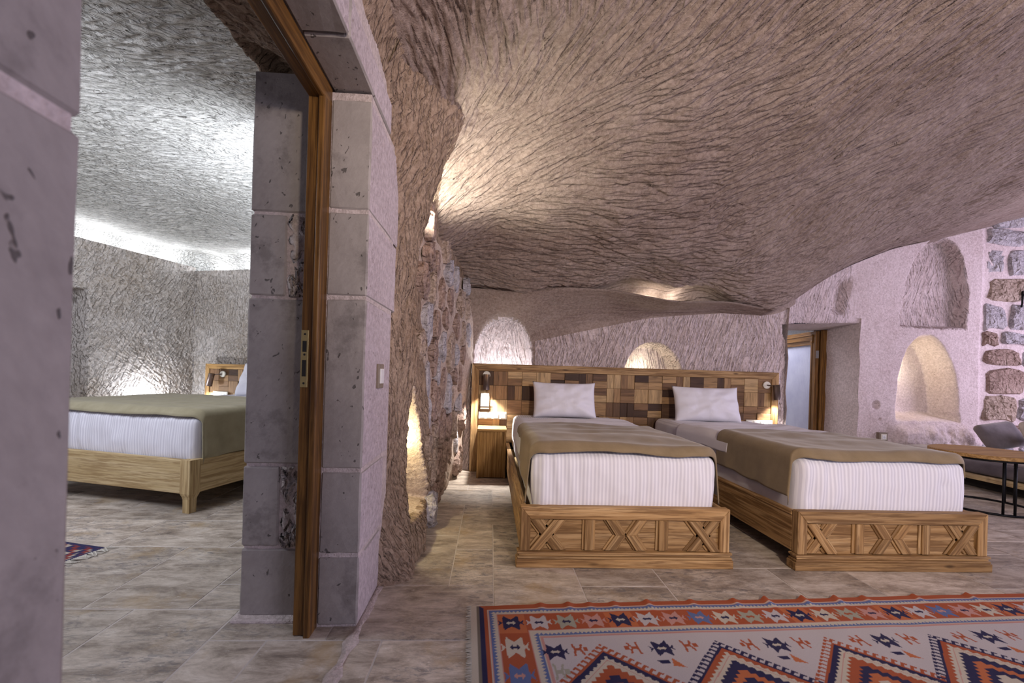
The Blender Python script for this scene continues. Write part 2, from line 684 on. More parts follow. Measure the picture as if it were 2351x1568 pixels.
CP = [(-.30, 2.45, 2.33), (-.10, 2.45, 2.50), (-.40, 3.0, 2.12), (-.38, 3.4, 2.0), (-.28, 3.9, 1.94), (.0, 3.4, 2.17), (.1, 2.9, 2.33),
      (0, 1.0, 2.62), (.5, 1.9, 2.62), (1.5, 1.5, 2.84), (3.2, 2.4, 3.02), (2.0, 3.0, 2.42), (.8, 3.0, 2.27), (.8, 3.5, 2.05), (1.7, 3.5, 2.06), (3.2, 3.6, 2.35), (2.6, 3.7, 2.08),
      (4.6, 3.5, 2.83), (4.2, 4.3, 2.52), (5.5, 2, 3.4), (6.5, 3.5, 3.35), (0, -1, 2.6), (3, -1, 3.0), (6, -1, 3.4), (8.5, 1, 3.6), (-.55, 1.0, 2.40), (-.55, -1, 2.4), (-.6, 2.0, 2.36)] + LEDGE[1:]


def pocket(x):
    return sstep(.85, 1.35, x) * (1 - sstep(1.95, 2.45, x))


def build_ceiling():
    su = nspace([(-.7, -.4, .03), (-.4, 3.0, .0085), (3.0, 5.2, .011), (5.2, 8.2, .04)])
    v = nspace([(0, .46, .012), (.46, 1.0, .0016), (1.0, 1.06, .004)])
    Ye = smooth_interp(su, LX, LY)
    Ze = smooth_interp(su, LX, LZ)
    Y = -1.0 + np.minimum(v, 1.0)[:, None] * (Ye[None] + 1.0) + np.clip(v - 1.0, 0, None)[:, None] * 6.0
    X = np.broadcast_to(su[None], Y.shape)
    Z = rbf([(p[0], p[1]) for p in CP], [p[2] for p in CP], np.stack([X, np.minimum(Y, Ye[None])], -1), 'r')
    back = np.clip(v - 1.0, 0, None)[:, None] / .06
    pk = pocket(su)[None]
    near = sstep(.90, 1.0, v)[:, None]
    Z = Z + pk * .13 * near + back * (pk * .03 - (1 - pk) * .05)
    wb = sstep(.45, 1.0, back)
    Z = Z * (1 - wb) + (Ze[None] - .05) * wb
    Z = Z + (.07 * fbm(X, Y, .9, 3, 3) + .02 * fbm(X, Y, 3.5, 3, 9)) * (1 - .9 * near)
    sv = -1.0 + np.minimum(v, 1) * 5.2 + np.clip(v - 1, 0, None) * 6
    # direction of the pick strokes swings from one part of the ceiling to the next
    tp = [(3.0, 2.6, 2.0), (2.3, 3.3, 2.5), (.5, 1.8, 1.4), (1.0, 2.6, 3.0), (1.5, 3.5, 3.1), (-.1, 2.6, 2.3), (.3, 3.5, 3.0), (4.5, 4.0, 2.3), (1.8, 1.8, 1.9), (4.0, 2.0, 2.0), (2.6, 4.0, 2.9)]
    pt = patch_theta(0, .28, 1.3, 21)

    def th(a, b):
        return rbf([(p[0], p[1]) for p in tp], [p[2] for p in tp], np.stack([a, b], -1), 'r') + pt(a, b)
    d = carve(su, sv, 5000, .32, .028, .026, th, 5, (-.4, 5.2, 1.2, 4.3))
    d = np.maximum(d, carve(su, sv, 7000, .15, .020, .018, th, 6, (-.4, 5.2, 1.2, 4.3)))
    P = np.stack([X, Y, Z + d], -1)
    TH = np.clip(th(X, np.clip(Y, 1.2, 4.6)), FLOW_ANG[0], FLOW_ANG[-1])
    wts = np.stack([np.clip(1 - np.abs(TH - FLOW_ANG[k]) / .56, 0, 1) ** 2 + 1e-4 for k in range(4)], -1)
    wts /= wts.sum(-1, keepdims=True)
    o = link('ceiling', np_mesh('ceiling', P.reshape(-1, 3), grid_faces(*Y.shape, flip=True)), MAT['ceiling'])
    at = o.data.attributes.new('flow', 'FLOAT_COLOR', 'POINT')
    at.data.foreach_set('color', wts.reshape(-1).astype(np.float32))
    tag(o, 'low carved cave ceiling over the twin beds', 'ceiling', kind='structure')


build_ceiling()

# ---- back wall of the main room (headboard wall, doorway to the bathroom, niches)
YW = [(-.7, 4.43), (2.9, 4.43), (3.12, 4.46), (3.5, 4.72), (4.25, 5.0), (8.2, 5.0)]
ZL = [(-.7, 1.25), (.41, 1.323), (.9, 1.442), (1.66, 1.62), (2.49, 1.70), (2.96, 1.68), (3.3, 1.85), (4.25, 2.3), (8.2, 3.2)]


def door_hole(x, z):
    top = np.interp(x, [3.08, 3.3, 4.4], [1.60, 1.64, 1.72])
    left = 3.12 + .05 * np.clip((1.35 - z), 0, 1) * 0 - .05 * sstep(1.42, 1.5, z)
    return (x > left) & (x < 4.40) & (z < top)


def arch_sd(x, z, cx, z0, hw, ztop, p=2.0, base_r=.08, lean=0.0):
    """positive inside an arched niche"""
    cx = cx + lean * (z - z0)
    t = np.clip((z - z0) / (ztop - z0), 0, 1.2)
    half = hw * np.clip(1 - t ** p, 0, 1) ** .5
    side = half - np.abs(x - cx)
    return np.minimum(np.minimum(side, (z - z0) * 1.0), (ztop - z))


def build_back_wall():
    su = nspace([(-.45, 5.95, .0095), (5.95, 8.2, .04)])
    tz = nspace([(0, .10, .02), (.10, .26, .008), (.26, 1.0, .0042)])
    Ye = smooth_interp(su, LX, LY)
    Ze = smooth_interp(su, LX, LZ)
    Yw = smooth_interp(su, [p[0] for p in YW], [p[1] for p in YW], .04)
    Zl = smooth_interp(su, [p[0] for p in ZL], [p[1] for p in ZL])
    Zl = np.minimum(Zl, Ze - .04)
    h = len(tz)
    X = np.broadcast_to(su[None], (h, len(su))).copy()
    Y = np.zeros_like(X)
    Z = np.zeros_like(X)
    for i, t in enumerate(tz):
        if t < .10:                       # top of the ledge, running back
            k = t / .10
            Y[i] = Ye + .30 * (1 - k)
            Z[i] = Ze - .03 * (1 - k)
        elif t < .26:                     # overhanging band down to the wall face
            k = (t - .10) / .16
            q = 1 - (1 - k) ** 2
            Y[i] = Ye + (Yw - Ye) * q
            Z[i] = Ze + (Zl - Ze) * k
        else:
            k = (t - .26) / .74
            Y[i] = Yw
            Z[i] = Zl * (1 - k)
    sv = np.concatenate([[0], np.cumsum(np.abs(np.diff(Z[:, 300])) + 1e-4)])
    sv2 = 2.4 * tz
    wallm = sstep(.25, .27, tz)[:, None]
    d = carve(su, sv2, 17000, .12, .019, .018, patch_theta(1.75, .45, 1.6, 8), 11, (-.4, 4.2, .5, 2.0))
    d = np.maximum(d, .8 * carve(su, sv2, 8000, .13, .018, .016, patch_theta(1.5, .4, 1.2, 9), 12, (4.2, 5.95, .2, 2.4)))
    right = sstep(4.25, 4.5, su)[None]
    rsd = arch_sd(X, Z, 5.33, 1.69, .43, 2.80, 2.6, lean=.06)
    chis = wallm * (1 - right) + right * (.10 + .9 * sstep(0, .05, rsd) + .8 * sstep(.55, .40, Z))
    d = d * chis + (1 - wallm) * d * .25
    Y = Y + d
    Y = Y + (.03 * fbm(X, Z, 1.3, 3, 31) + .010 * fbm(X, Z, 6, 3, 37)) * sstep(.1, .2, tz)[:, None]
    # niches are hollows of the rock
    def hollow(sd, depth, soft):
        return depth * sstep(0, soft, sd)
    rough = .02 * fbm(X, Z, 7, 3, 41)
    m1 = sstep(0, .05, arch_sd(X, Z, .125, .75, .30, 1.57, 5) + rough)
    tt_ = np.clip((Z - 1.0) / .57, 0, 1)
    Y = Y * (1 - m1) + m1 * (Yw[None] + .27 - .22 * tt_ ** 3 - 1.2 * (X - .125) ** 2 + d + rough)
    Y = Y + hollow(arch_sd(X, Z, 1.68, .90, .335, 1.365, 2.2) + rough * .6, .24, .06)
    Y = Y + hollow(arch_sd(X, Z, 5.28, .56, .42, 1.62, 2.4, lean=-.03) + rough, .30, .10)
    Y = Y + hollow(arch_sd(X, Z, 5.33, 1.69, .43, 2.80, 2.6, lean=.06) + rough * 1.5, .13, .05)
    # hollow above the doorway, small plaster pits, rough rock low on the wall
    Y = Y + .09 * sstep(0, .12, .16 - np.abs(X - 4.10 - .25 * (Z - 2.0)) + rough) * sstep(1.78, 1.9, Z) * (1 - sstep(2.15, 2.3, Z))
    Y = Y + .04 * sstep(.06, .03, np.hypot((X - 4.62) * 1.1, Z - .75)) + .03 * sstep(.02, .01, np.hypot(X - 4.68, Z - .58))
    low = sstep(.56, .40, Z) * sstep(4.75, 4.95, X) * (1 - sstep(5.8, 6.0, X))
    Y = Y - low * (.10 + .10 * fbm(X, Z, 4.5, 4, 51))
    # stone patch is set back behind the plaster edge
    Y = Y + .03 * sstep(5.92, 5.97, X)
    P = np.stack([X, Y, Z], -1)
    xc = (X[:-1, :-1] + X[1:, 1:]) / 2 + .012 * fbm(X[:-1, :-1], Z[:-1, :-1], 14, 2, 61)
    zc = (Z[:-1, :-1] + Z[1:, 1:]) / 2 + .012 * fbm(X[:-1, :-1], Z[:-1, :-1], 14, 2, 62)
    keep = ~(door_hole(xc, zc) & (tz[:-1, None] > .26))
    o = link('wall_back', np_mesh('wall_back', P.reshape(-1, 3), grid_faces(*X.shape, keep=keep, flip=True)), MAT['wall'])
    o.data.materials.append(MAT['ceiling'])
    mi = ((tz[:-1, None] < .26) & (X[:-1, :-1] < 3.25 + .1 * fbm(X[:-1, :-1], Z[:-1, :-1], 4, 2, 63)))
    mi |= (X[:-1, :-1] < .45) & (tz[:-1, None] < .40) & (arch_sd(X, Z, .125, .75, .31, 1.58, 5)[:-1, :-1] < 0)
    mi &= ~((arch_sd(X, Z, .125, .75, .30, 1.57, 5) + rough)[:-1, :-1] > .004)
    o.data.materials.append(MAT['wall_smooth'])
    mi = np.where((X[:-1, :-1] > 4.3 + .2 * fbm(X[:-1, :-1], Z[:-1, :-1], 3, 3, 64)) & (rsd[:-1, :-1] < .0), 2, mi.astype(int))
    at = o.data.attributes.new('flow', 'FLOAT_COLOR', 'POINT')
    at.data.foreach_set('color', np.tile(np.array([.02, .02, .02, .22], np.float32), X.size))
    o.data.polygons.foreach_set('material_index', mi[keep].astype(np.int32))
    tag(o, 'carved rock wall behind the headboard with lit niches', 'wall', kind='structure')
    return o


def vn2(x, z):
    return np.abs(fbm(x, z, 1.1, 2, 71)) + .35


wall_back = build_back_wall()

# reveals of the bathroom doorway (thick rock) and the bathroom shell
bm = bmesh.new()
N = 10
for (xa, ya, xb, yb) in ((4.395, 4.985, 4.36, 5.62), (3.13, 4.45, 3.18, 5.62)):
    prev = None
    for i in range(N + 1):
        z = 1.78 * i / N
        j = .012 * math.sin(i * 2.1)
        row = [bm.verts.new((xa + j, ya, z)), bm.verts.new(((xa + xb) / 2 - .01 + j, (ya + yb) / 2, z)), bm.verts.new((xb, yb, z))]
        if prev:
            for k in range(2):
                bm.faces.new((prev[k], prev[k + 1], row[k + 1], row[k]))
        prev = row
vs = [bm.verts.new(p) for p in ((3.05, 4.44, 1.60), (4.42, 4.98, 1.725), (4.42, 5.62, 1.69), (3.05, 5.62, 1.66))]
bm.faces.new(vs)
for f in bm.faces:
    f.smooth = True
o = link('wall_reveal', bm_mesh(bm, 'wall_reveal', True), MAT['mortar'])
tag(o, 'thick rendered reveal of the bathroom doorway', 'wall', kind='structure')
bm = bmesh.new()
add_box(bm, 2.9, 5.6, 5.62, 7.4, 0.0, 2.3)
hole = [f for f in bm.faces if f.calc_center_median().y < 5.63]
bmesh.ops.delete(bm, geom=hole, context='FACES')
o = link('wall_bathroom', bm_mesh(bm, 'wall_bathroom'), MAT['plaster'])
tag(o, 'pale walls of the bathroom beyond the open door', 'wall', kind='structure')
bm = bmesh.new()
for b in ((2.9, 3.14, 5.60, 5.62, 0, 2.3), (4.40, 5.6, 5.60, 5.62, 0, 2.3), (3.14, 4.40, 5.60, 5.62, 1.70, 2.3)):
    add_box(bm, *b)
o = link('wall_bathroom_front', bm_mesh(bm, 'wall_bathroom_front'), MAT['plaster'])
tag(o, 'inner face of the bathroom wall around the doorway', 'wall', kind='structure')
light('bathroom_lamp', 'AREA', (3.7, 6.4, 2.2), 30, (.86, .86, 1.0), .9, .9, (3.9, 6.3, 0))

# ---- left wall of the main room, carved rock beyond the stone doorway
LP = [  # (Y, z, X)
    (1.97, 0, -.50), (2.06, 0, -.345), (2.25, 0, -.325), (2.43, 0, -.31), (2.6, 0, -.335), (3.0, 0, -.36), (3.9, 0, -.35), (4.5, 0, -.25),
    (1.97, .3, -.52), (2.09, .3, -.44), (2.3, .3, -.40), (2.45, .3, -.36), (2.62, .3, -.345), (3.0, .3, -.375), (3.9, .3, -.345), (4.5, .3, -.23),
    (2.0, .8, -.54), (2.1, .8, -.485), (2.3, .8, -.46), (2.43, .8, -.435), (2.6, .8, -.40), (2.75, .8, -.40), (3.0, .8, -.42), (3.9, .8, -.335), (4.5, .8, -.2),
    (2.05, 1.1, -.54), (2.2, 1.1, -.485), (2.45, 1.1, -.425), (2.62, 1.1, -.43), (2.8, 1.1, -.45), (3.4, 1.1, -.39), (3.9, 1.1, -.32), (4.5, 1.1, -.18),
    (2.05, 1.5, -.54), (2.2, 1.5, -.48), (2.45, 1.5, -.412), (2.58, 1.5, -.45), (2.72, 1.5, -.49), (2.95, 1.5, -.46), (3.4, 1.5, -.40), (3.9, 1.5, -.31), (4.5, 1.5, -.17),
    (2.0, 1.85, -.52), (2.15, 1.85, -.47), (2.45, 1.85, -.33), (2.58, 1.85, -.42), (2.72, 1.85, -.48), (2.95, 1.85, -.46), (3.4, 1.85, -.40), (3.9, 1.85, -.30), (4.5, 1.85, -.16),
    (2.0, 2.1, -.50), (2.1, 2.1, -.46), (2.45, 2.1, -.285), (2.6, 2.1, -.36), (2.75, 2.1, -.40), (3.4, 2.1, -.37), (4.5, 2.1, -.15),
    (2.0, 2.35, -.43), (2.45, 2.35, -.21), (2.75, 2.35, -.27), (3.4, 2.35, -.3), (4.5, 2.35, -.1),
    (2.0, 2.62, -.28), (2.45, 2.62, -.08), (3.0, 2.62, -.1),
    (1.6, 2.33, -.475), (1.6, 2.62, -.36), (1.0, 2.33, -.48), (1.0, 2.62, -.4), (-1, 2.33, -.5), (-1, 2.62, -.42),
    (1.6, 2.0, -.60), (1.0, 2.0, -.65), (1.7, 1.0, -.7), (1.7, 0, -.65), (-1, 2.0, -.65)]


def build_left_wall():
    su = nspace([(1.88, 2.9, .0062), (2.9, 4.55, .011)])     # along Y
    sv = nspace([(0, 2.6, .0085)])
    Y, Z = np.meshgrid(su, sv)
    X = rbf([(p[0], p[1]) for p in LP], [p[2] for p in LP], np.stack([Y, Z], -1), 'r')
    d = carve(su, sv, 5600, .20, .026, .028, patch_theta(1.25, .35, 1.5, 14), 15, (1.9, 2.75, 0, 2.6))
    d = np.maximum(d, .7 * carve(su, sv, 2500, .13, .022, .010, patch_theta(.6, .5, 1.5, 16), 17, (2.75, 4.5, 1.7, 2.6)))
    X = X - d + .03 * fbm(Y, Z, 2.2, 3, 81) + .012 * fbm(Y, Z, 8, 3, 83)
    # tear-shaped lit niche low in the bend of the wall
    zz = np.clip((Z - .20) / (.92 - .20), 0, 1)
    half = .21 * (1 - zz) ** 1.1 + .012
    cy = 2.53 - .03 * zz
    sd = np.minimum(np.minimum(half - np.abs(Y - cy), (Z - .20) * .9), .92 - Z) + .012 * fbm(Y, Z, 9, 2, 85)
    X = X - .24 * sstep(0, .05, sd)
    # above the lintel, towards the camera
    P = np.stack([X, Y, Z], -1)
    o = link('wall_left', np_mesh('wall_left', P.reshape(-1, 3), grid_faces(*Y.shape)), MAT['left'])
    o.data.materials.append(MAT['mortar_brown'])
    o.data.polygons.foreach_set('material_index', ((sd > .006) | (Y > 2.9 + .12 * fbm(Y, Z, 5, 3, 88)) & (Z < 2.0 - .13 * (Y - 2.9)))[:-1, :-1].ravel().astype(np.int32))
    tag(o, 'brown carved rock wall beside the stone doorway', 'wall', kind='structure')
    # part above the lintel
    su2 = nspace([(-.2, 1.95, .012)])
    sv2 = nspace([(2.13, 2.62, .012)])
    Y2, Z2 = np.meshgrid(su2, sv2)
    X2 = rbf([(p[0], p[1]) for p in LP], [p[2] for p in LP], np.stack([Y2, Z2], -1), 'r')
    X2 = X2 - carve(su2, sv2, 2500, .14, .022, .010, patch_theta(1.2, .4, 1.5, 18), 19) + .02 * fbm(Y2, Z2, 3, 3, 87)
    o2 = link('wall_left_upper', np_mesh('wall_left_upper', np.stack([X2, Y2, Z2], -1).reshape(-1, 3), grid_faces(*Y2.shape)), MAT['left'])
    tag(o2, 'brown carved rock above the doorway lintel', 'wall', kind='structure')
    return o


wall_left = build_left_wall()

# ---- dividing wall of cut stone with the doorway
bm = bmesh.new()
add_box(bm, -.64, XW - .004, 1.695, 2.12, 0, 2.05)
add_box(bm, -.945, -.635, 1.762, 2.12, 0, 2.13)          # mortar core of the far jamb
add_box(bm, -.935, XW - .004, -.55, .52, 0, 2.6)            # mortar core of the near jamb
add_box(bm, -.70, XW - .012, .3, 1.95, 2.075, 2.34)          # core of the lintel
wall_div = link('wall_divider', bm_mesh(bm, 'wall_divider'), MAT['mortar'])
tag(wall_div, 'dividing wall of grey cut stone with doorway', 'wall', kind='structure')
COURSE = [0.012, .285, .61, 1.27, 1.60, 2.03]
far_end = [2.0, 2.03, 2.10, 2.17, 2.2]


def block(b, mat=None, jit=.004, seg=3, lime=False):
    bm = bmesh.new()
    add_box(bm, *b, bev=.006, seg=1)
    bmesh.ops.subdivide_edges(bm, edges=[e for e in bm.edges if e.calc_length() > .12], cuts=seg, use_grid_fill=True)
    for v in bm.verts:
        v.co += Vector((rnd.uniform(-1, 1), rnd.uniform(-1, 1), rnd.uniform(-1, 1))) * jit * .35
    o = link('stone_block', bm_mesh(bm, 'stone_block'), mat or MAT['ashlar'], wall_div)
    if lime:  # faces towards the main room take a paler stone colour
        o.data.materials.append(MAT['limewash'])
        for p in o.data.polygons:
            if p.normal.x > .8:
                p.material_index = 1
    return o


for k in range(5):
    z0, z1 = COURSE[k], COURSE[k + 1]
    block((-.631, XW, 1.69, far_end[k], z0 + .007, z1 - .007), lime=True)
    if k in (1, 3):
        block((-.955, -.815, 1.755, 2.1, z0 + .006, z1 - .006))
        # rough broken stone between the cut block and the door frame
        bm = bmesh.new()
        add_box(bm, -.805, -.64, 1.772, 2.1, z0 + .004, z1 - .004)
        bmesh.ops.subdivide_edges(bm, edges=bm.edges[:], cuts=9, use_grid_fill=True)
        for v in bm.verts:
            if v.co.y < 1.79:
                v.co.y += rnd.uniform(-.03, .0)
        o = link('rough_stone', bm_mesh(bm, 'rough_stone', True), MAT['rough_core'], wall_div)
    else:
        top = z1 - .006 if k < 4 else 2.155
        block((-.955, -.635, 1.755, 2.1, z0 + .006, top))
# near jamb, beside the camera
for k in range(5):
    z0, z1 = COURSE[k], COURSE[k + 1]
    block((-.955, XW, -.05 - .1 * (k % 2), .53, z0 + .009, z1 - .009))
    block((-.955, XW, -.6, -.06 - .1 * (k % 2), z0 + .006, z1 - .006))
block((-.955, XW, -.05, .53, 2.04, 2.4))
# lintel stones
for y0, y1, zt in ((1.42, 2.0, 2.20), (.75, 1.41, 2.33), (.1, .74, 2.36)):
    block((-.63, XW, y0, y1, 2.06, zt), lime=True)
# lime skim along the foot of the wall and across the doorway
bm = bmesh.new()
prev = None
for i in range(30):
    y = .4 + i * (2.05 - .4) / 29
    wv = .008 * math.sin(i * 1.7) + .004 * math.sin(i * 4.1)
    row = [bm.verts.new((XW - .012 + wv, y, .012)), bm.verts.new((XW + .006 + wv, y, .020)), bm.verts.new((XW + .026 - wv, y, .011))]
    if prev:
        for k in range(2):
            bm.faces.new((prev[k], prev[k + 1], row[k + 1], row[k]))
    prev = row
o = link('trim_1', bm_mesh(bm, 'trim_1', True), MAT['mortar'])
tag(o, 'ragged pale mortar line across the doorway floor', 'trim', kind='structure')
# mortar bed under the far jamb
bm = bmesh.new()
add_box(bm, -.97, -.66, 1.715, 1.78, .0, .022, .008, 2)
o = link('trim_2', bm_mesh(bm, 'trim_2'), MAT['mortar'])
tag(o, 'mortar bed at the foot of the jamb', 'trim', kind='structure')

# ---- wooden door frame in the doorway
fr = thing('door_1', 'stained wooden door frame set in the grey stone doorway', 'door frame', (0, 0, 0))
fr['kind'] = 'structure'
po = thing('jamb_post', None, None)
po.parent = fr
bm = bmesh.new()
add_box(bm, -.696, -.656, 1.635, 1.762, .012, 2.0, .002)
o = link('post', bm_mesh(bm, 'post'), MAT['walnutZ'], po)
bm = bmesh.new()
add_box(bm, -.655, -.632, 1.622, 1.70, .0, 2.0, .005, 2)
link('door_stop', bm_mesh(bm, 'door_stop'), MAT['walnutZ'], po)
pl = box('strike_plate', (-.694, -.668, 1.630, 1.636, .925, 1.135), MAT['brass'], po, .001)
for z0, z1 in ((1.055, 1.095), (.965, 1.025)):
    box('latch_hole', (-.688, -.674, 1.6285, 1.634, z0, z1), MAT['slot'], po, 0)
for z in (1.12, 1.045, .94):
    tube('screw', (-.681, 1.629, z), (-.681, 1.6315, z), .004, MAT['slot'], po)
hd = thing('head_frame', None, None)
hd.parent = fr
box('head_rail', (-.696, -.656, .52, 1.76, 1.995, 2.08), MAT['walnutY'], hd, .002)
box('head_stop', (-.655, -.632, .52, 1.70, 1.99, 2.065), MAT['walnutY'], hd, .006, 2)
po2 = thing('hinge_post', None, None)
po2.parent = fr
box('post', (-.700, -.652, .50, .60, .012, 2.0), MAT['walnutZ'], po2, .002)

sw = thing('light_switch', 'taupe rocker light switch on the pale side of the doorway', 'light switch', (XW, 1.905, .97))
box('frame', (-.001, .012, -.042, .042, -.052, .052), MAT['taupe'], sw, .003, 2)
box('rocker', (.010, .017, -.026, .026, -.032, .032), MAT['white'], sw, .002)

# ---- left room: walls, ledge, ceiling
HB0 = np.array([-1.358, 4.968])     # point on its headboard wall
DH = np.array([-.961, .276])        # along that wall, to the left
DN = np.array([.276, .961])         # into that wall
CORNER = HB0 + 2.444 * DH


def build_left_room():
    # wall behind the bed
    su = nspace([(-.6, 1.2, .04), (1.2, 2.46, .008)])
    sv = nspace([(0, .7, .05), (.7, 2.16, .009), (2.16, 2.50, .03)])
    U, Z = np.meshgrid(su, sv)
    d = carve(su, sv, 2600, .10, .02, .008, patch_theta(1.4, .3, 1.5, 24), 25, (1.2, 2.46, .7, 2.2))
    off = d + .02 * fbm(U, Z, 2, 3, 91)
    ledge = np.clip(Z - 2.16, 0, None)
    off = off + ledge * 1.0
    Zr = np.minimum(Z, 2.16 + .0 * Z)
    P = np.stack([HB0[0] + DH[0] * U + DN[0] * off, HB0[1] + DH[1] * U + DN[1] * off, Zr], -1)
    o = link('wall_left_room_back', np_mesh('w', P.reshape(-1, 3), grid_faces(*U.shape)), MAT['leftwall'])
    tag(o, 'pale carved rock wall behind the double bed', 'wall', kind='structure')
    # side wall from the corner towards the camera, with a dark recess
    su = nspace([(0, 1.6, .0075), (1.6, 3.2, .04)])
    sv = nspace([(0, .6, .03), (.6, 2.2, .0085), (2.2, 2.5, .03)])
    U, Z = np.meshgrid(su, sv)
    d = carve(su, sv, 9000, .11, .024, .028, patch_theta(.95, .35, 1.3, 34), 35, (0, 1.6, .6, 2.25))
    off = d + .03 * fbm(U, Z, 2, 3, 95)
    rec = sstep(0, .05, np.minimum(U - 1.13, 1.72 - Z) + .015 * fbm(U, Z, 8, 2, 97))
    off = off * (1 - rec) + .55 * rec
    ledge = np.clip(Z - 2.2, 0, None)
    off = off + ledge * 1.2
    Zr = np.minimum(Z, 2.2)
    P = np.stack([CORNER[0] - DN[0] * U + DH[0] * off, CORNER[1] - DN[1] * U + DH[1] * off, Zr], -1)
    o = link('wall_left_room_side', np_mesh('w2', P.reshape(-1, 3), grid_faces(*U.shape)), MAT['leftwall'])
    tag(o, 'pale carved side wall with a dark recess', 'wall', kind='structure')
    # ceiling, a low vault
    su = nspace([(-6.0, -5.0, .05), (-5.0, -1.0, .0095), (-1.0, -.6, .04)])
    sv = nspace([(.2, 1.3, .03), (1.3, 6.2, .0105)])
    X, Y = np.meshgrid(su, sv)
    a = (X - HB0[0]) * DN[0] + (Y - HB0[1]) * DN[1]      # depth behind the back wall
    b = (X - CORNER[0]) * DH[0] + (Y - CORNER[1]) * DH[1]  # depth behind the side wall
    cv = np.maximum(sstep(-1.7, .15, a), sstep(-1.7, .15, b))
    Z = 2.64 - .22 * cv 
    Z = Z + .05 * fbm(X, Y, 1.2, 3, 101) - .36 * np.maximum(sstep(.16, .30, a), sstep(.20, .36, b))
    d = carve(su, sv, 12000, .16, .024, .020, patch_theta(.05, .25, .9, 44), 45, (-5, -1, 1.3, 6.0))
    cove = np.maximum(sstep(-.35, -.05, a), sstep(-.4, -.1, b))
    Z = Z + d * (1 - .85 * cove)
    o = link('ceiling_left_room', np_mesh('c2', np.stack([X, Y, Z], -1).reshape(-1, 3), grid_faces(*X.shape, flip=True)), MAT['leftroom'])
    tag(o, 'pale carved vault over the double bed', 'ceiling', kind='structure')
    # rough rock over the passage, rising from the door head into the vault
    su = nspace([(-1.45, -.66, .010)])
    sv = nspace([(-.1, 2.5, .012)])
    Xg, Yg = np.meshgrid(su, sv)
    Zg = 2.105 + .30 * (-.70 - Xg) + 1.3 * np.clip(-.98 - Xg, 0, None) + .05 * fbm(Xg, Yg, 4, 4, 105) + carve(su, sv, 1500, .12, .03, .022, patch_theta(.3, .6, 1.5, 54), 55)
    Zg = Zg + .10 * sstep(1.62, 1.76, Yg) * sstep(-1.0, -.9, Xg)
    o = link('ceiling_passage', np_mesh('c3', np.stack([Xg, Yg, Zg], -1).reshape(-1, 3), grid_faces(*Yg.shape, flip=True)), MAT['left'])
    tag(o, 'rough brown rock above the stone jamb', 'ceiling', kind='structure')
    bm = bmesh.new()
    add_box(bm, -.95, -.52, 2.12, 5.0, 0, 2.7)
    o = link('wall_left_room_right', bm_mesh(bm, 'w4'), MAT['leftwall'])
    tag(o, 'rock mass between the two rooms', 'wall', kind='structure')
    # rock over the doorway passage
    bm = bmesh.new()
    add_box(bm, -.92, -.60, -.2, 2.2, 2.40, 2.8)
    o = link('wall_over_doorway', bm_mesh(bm, 'w5'), MAT['left'])
    tag(o, 'rock mass over the doorway', 'wall', kind='structure')


build_left_room()
# curtain bracket in the dark recess
ARM = thing('wall_bracket', 'black metal bracket high in the dark recess', 'bracket')
q = CORNER - DN * 1.22 + DH * .12
q2 = CORNER - DN * 1.40 + DH * .15
tube('arm', (q2[0], q2[1], 1.655), (q[0], q[1], 1.625), .011, MAT['black'], ARM)
tube('strut', (q[0], q[1], 1.63), (q[0] - .06, q[1] - .16, 1.72), .007, MAT['black'], ARM)
tube('end_cap', (q[0], q[1], 1.605), (q[0], q[1], 1.65), .017, MAT['black'], ARM)

# ---- floor: travertine tiles, each its own piece
bm = bmesh.new()
add_box(bm, -6.0, 8.0, -1.2, 7.4, -.06, .0095)
floor = link('floor', bm_mesh(bm, 'floor'), MAT['grout'])
tag(floor, 'travertine tiled floor running through both rooms', 'floor', kind='structure')
MOD = .205


def build_tiles():
    nx, ny = int(13.2 / MOD), int(8.0 / MOD)
    x00, y00 = -5.9, -.85
    occ = np.zeros((ny, nx), bool)
    r = random.Random(3)
    tiles = []
    for j in range(ny):
        for i in range(nx):
            if occ[j, i]:
                continue
            opts = [(3, 2), (3, 2), (2, 2), (2, 1), (2, 3), (2, 3), (1, 1), (1, 2), (1, 2)]
            r.shuffle(opts)
            opts.sort(key=lambda o: -(o[0] * o[1] + r.uniform(0, 3.2)))
            for a, b in opts + [(1, 1)]:
                if i + a <= nx and j + b <= ny and not occ[j:j + b, i:i + a].any():
                    occ[j:j + b, i:i + a] = True
                    tiles.append((x00 + i * MOD, y00 + j * MOD, a, b))
                    break
    meshes = {}

    def tmesh(a, b):
        if (a, b) not in meshes:
            bm = bmesh.new()
            add_box(bm, .0024, a * MOD - .0024, .0024, b * MOD - .0024, -.005, .011, .002)
            meshes[(a, b)] = bm_mesh(bm, 'tile')
            meshes[(a, b)].materials.append(MAT['tile'])
        return meshes[(a, b)]

    def score(t):
        x, y = t[0] + t[2] * MOD / 2, t[1] + t[3] * MOD / 2
        if y < .9 or abs((x - .0) / y - .05) > 1.25 or y > 5.2:
            return 0
        if (.2 < x < 1.25 or 1.7 < x < 2.7) and y > 2.4:
            return .001
        if -.95 < x < -.5 and y > 2.0:
            return 0
        if x < -.48 and y > .6:            # seen through the doorway?
            yy = y * (XW / x)
            if yy < .5 or x / y > -.5:
                return .0005
        return t[2] * t[3] / y ** 3
    tiles.sort(key=lambda t: -score(t))
    for t in tiles[:300]:
        o = bpy.data.objects.new('tile', tmesh(t[2], t[3]))
        COL.objects.link(o)
        o.location = (t[0], t[1], r.uniform(-.001, .001))
        o.parent = floor
    bm = bmesh.new()
    for x, y, a, b in tiles[300:]:
        add_box(bm, x + .0015, x + a * MOD - .0015, y + .0015, y + b * MOD - .0015, -.005, .011)
    o = link('tile_field', bm_mesh(bm, 'tile_field'), MAT['tile'], floor)
    o['kind'] = 'stuff'


build_tiles()


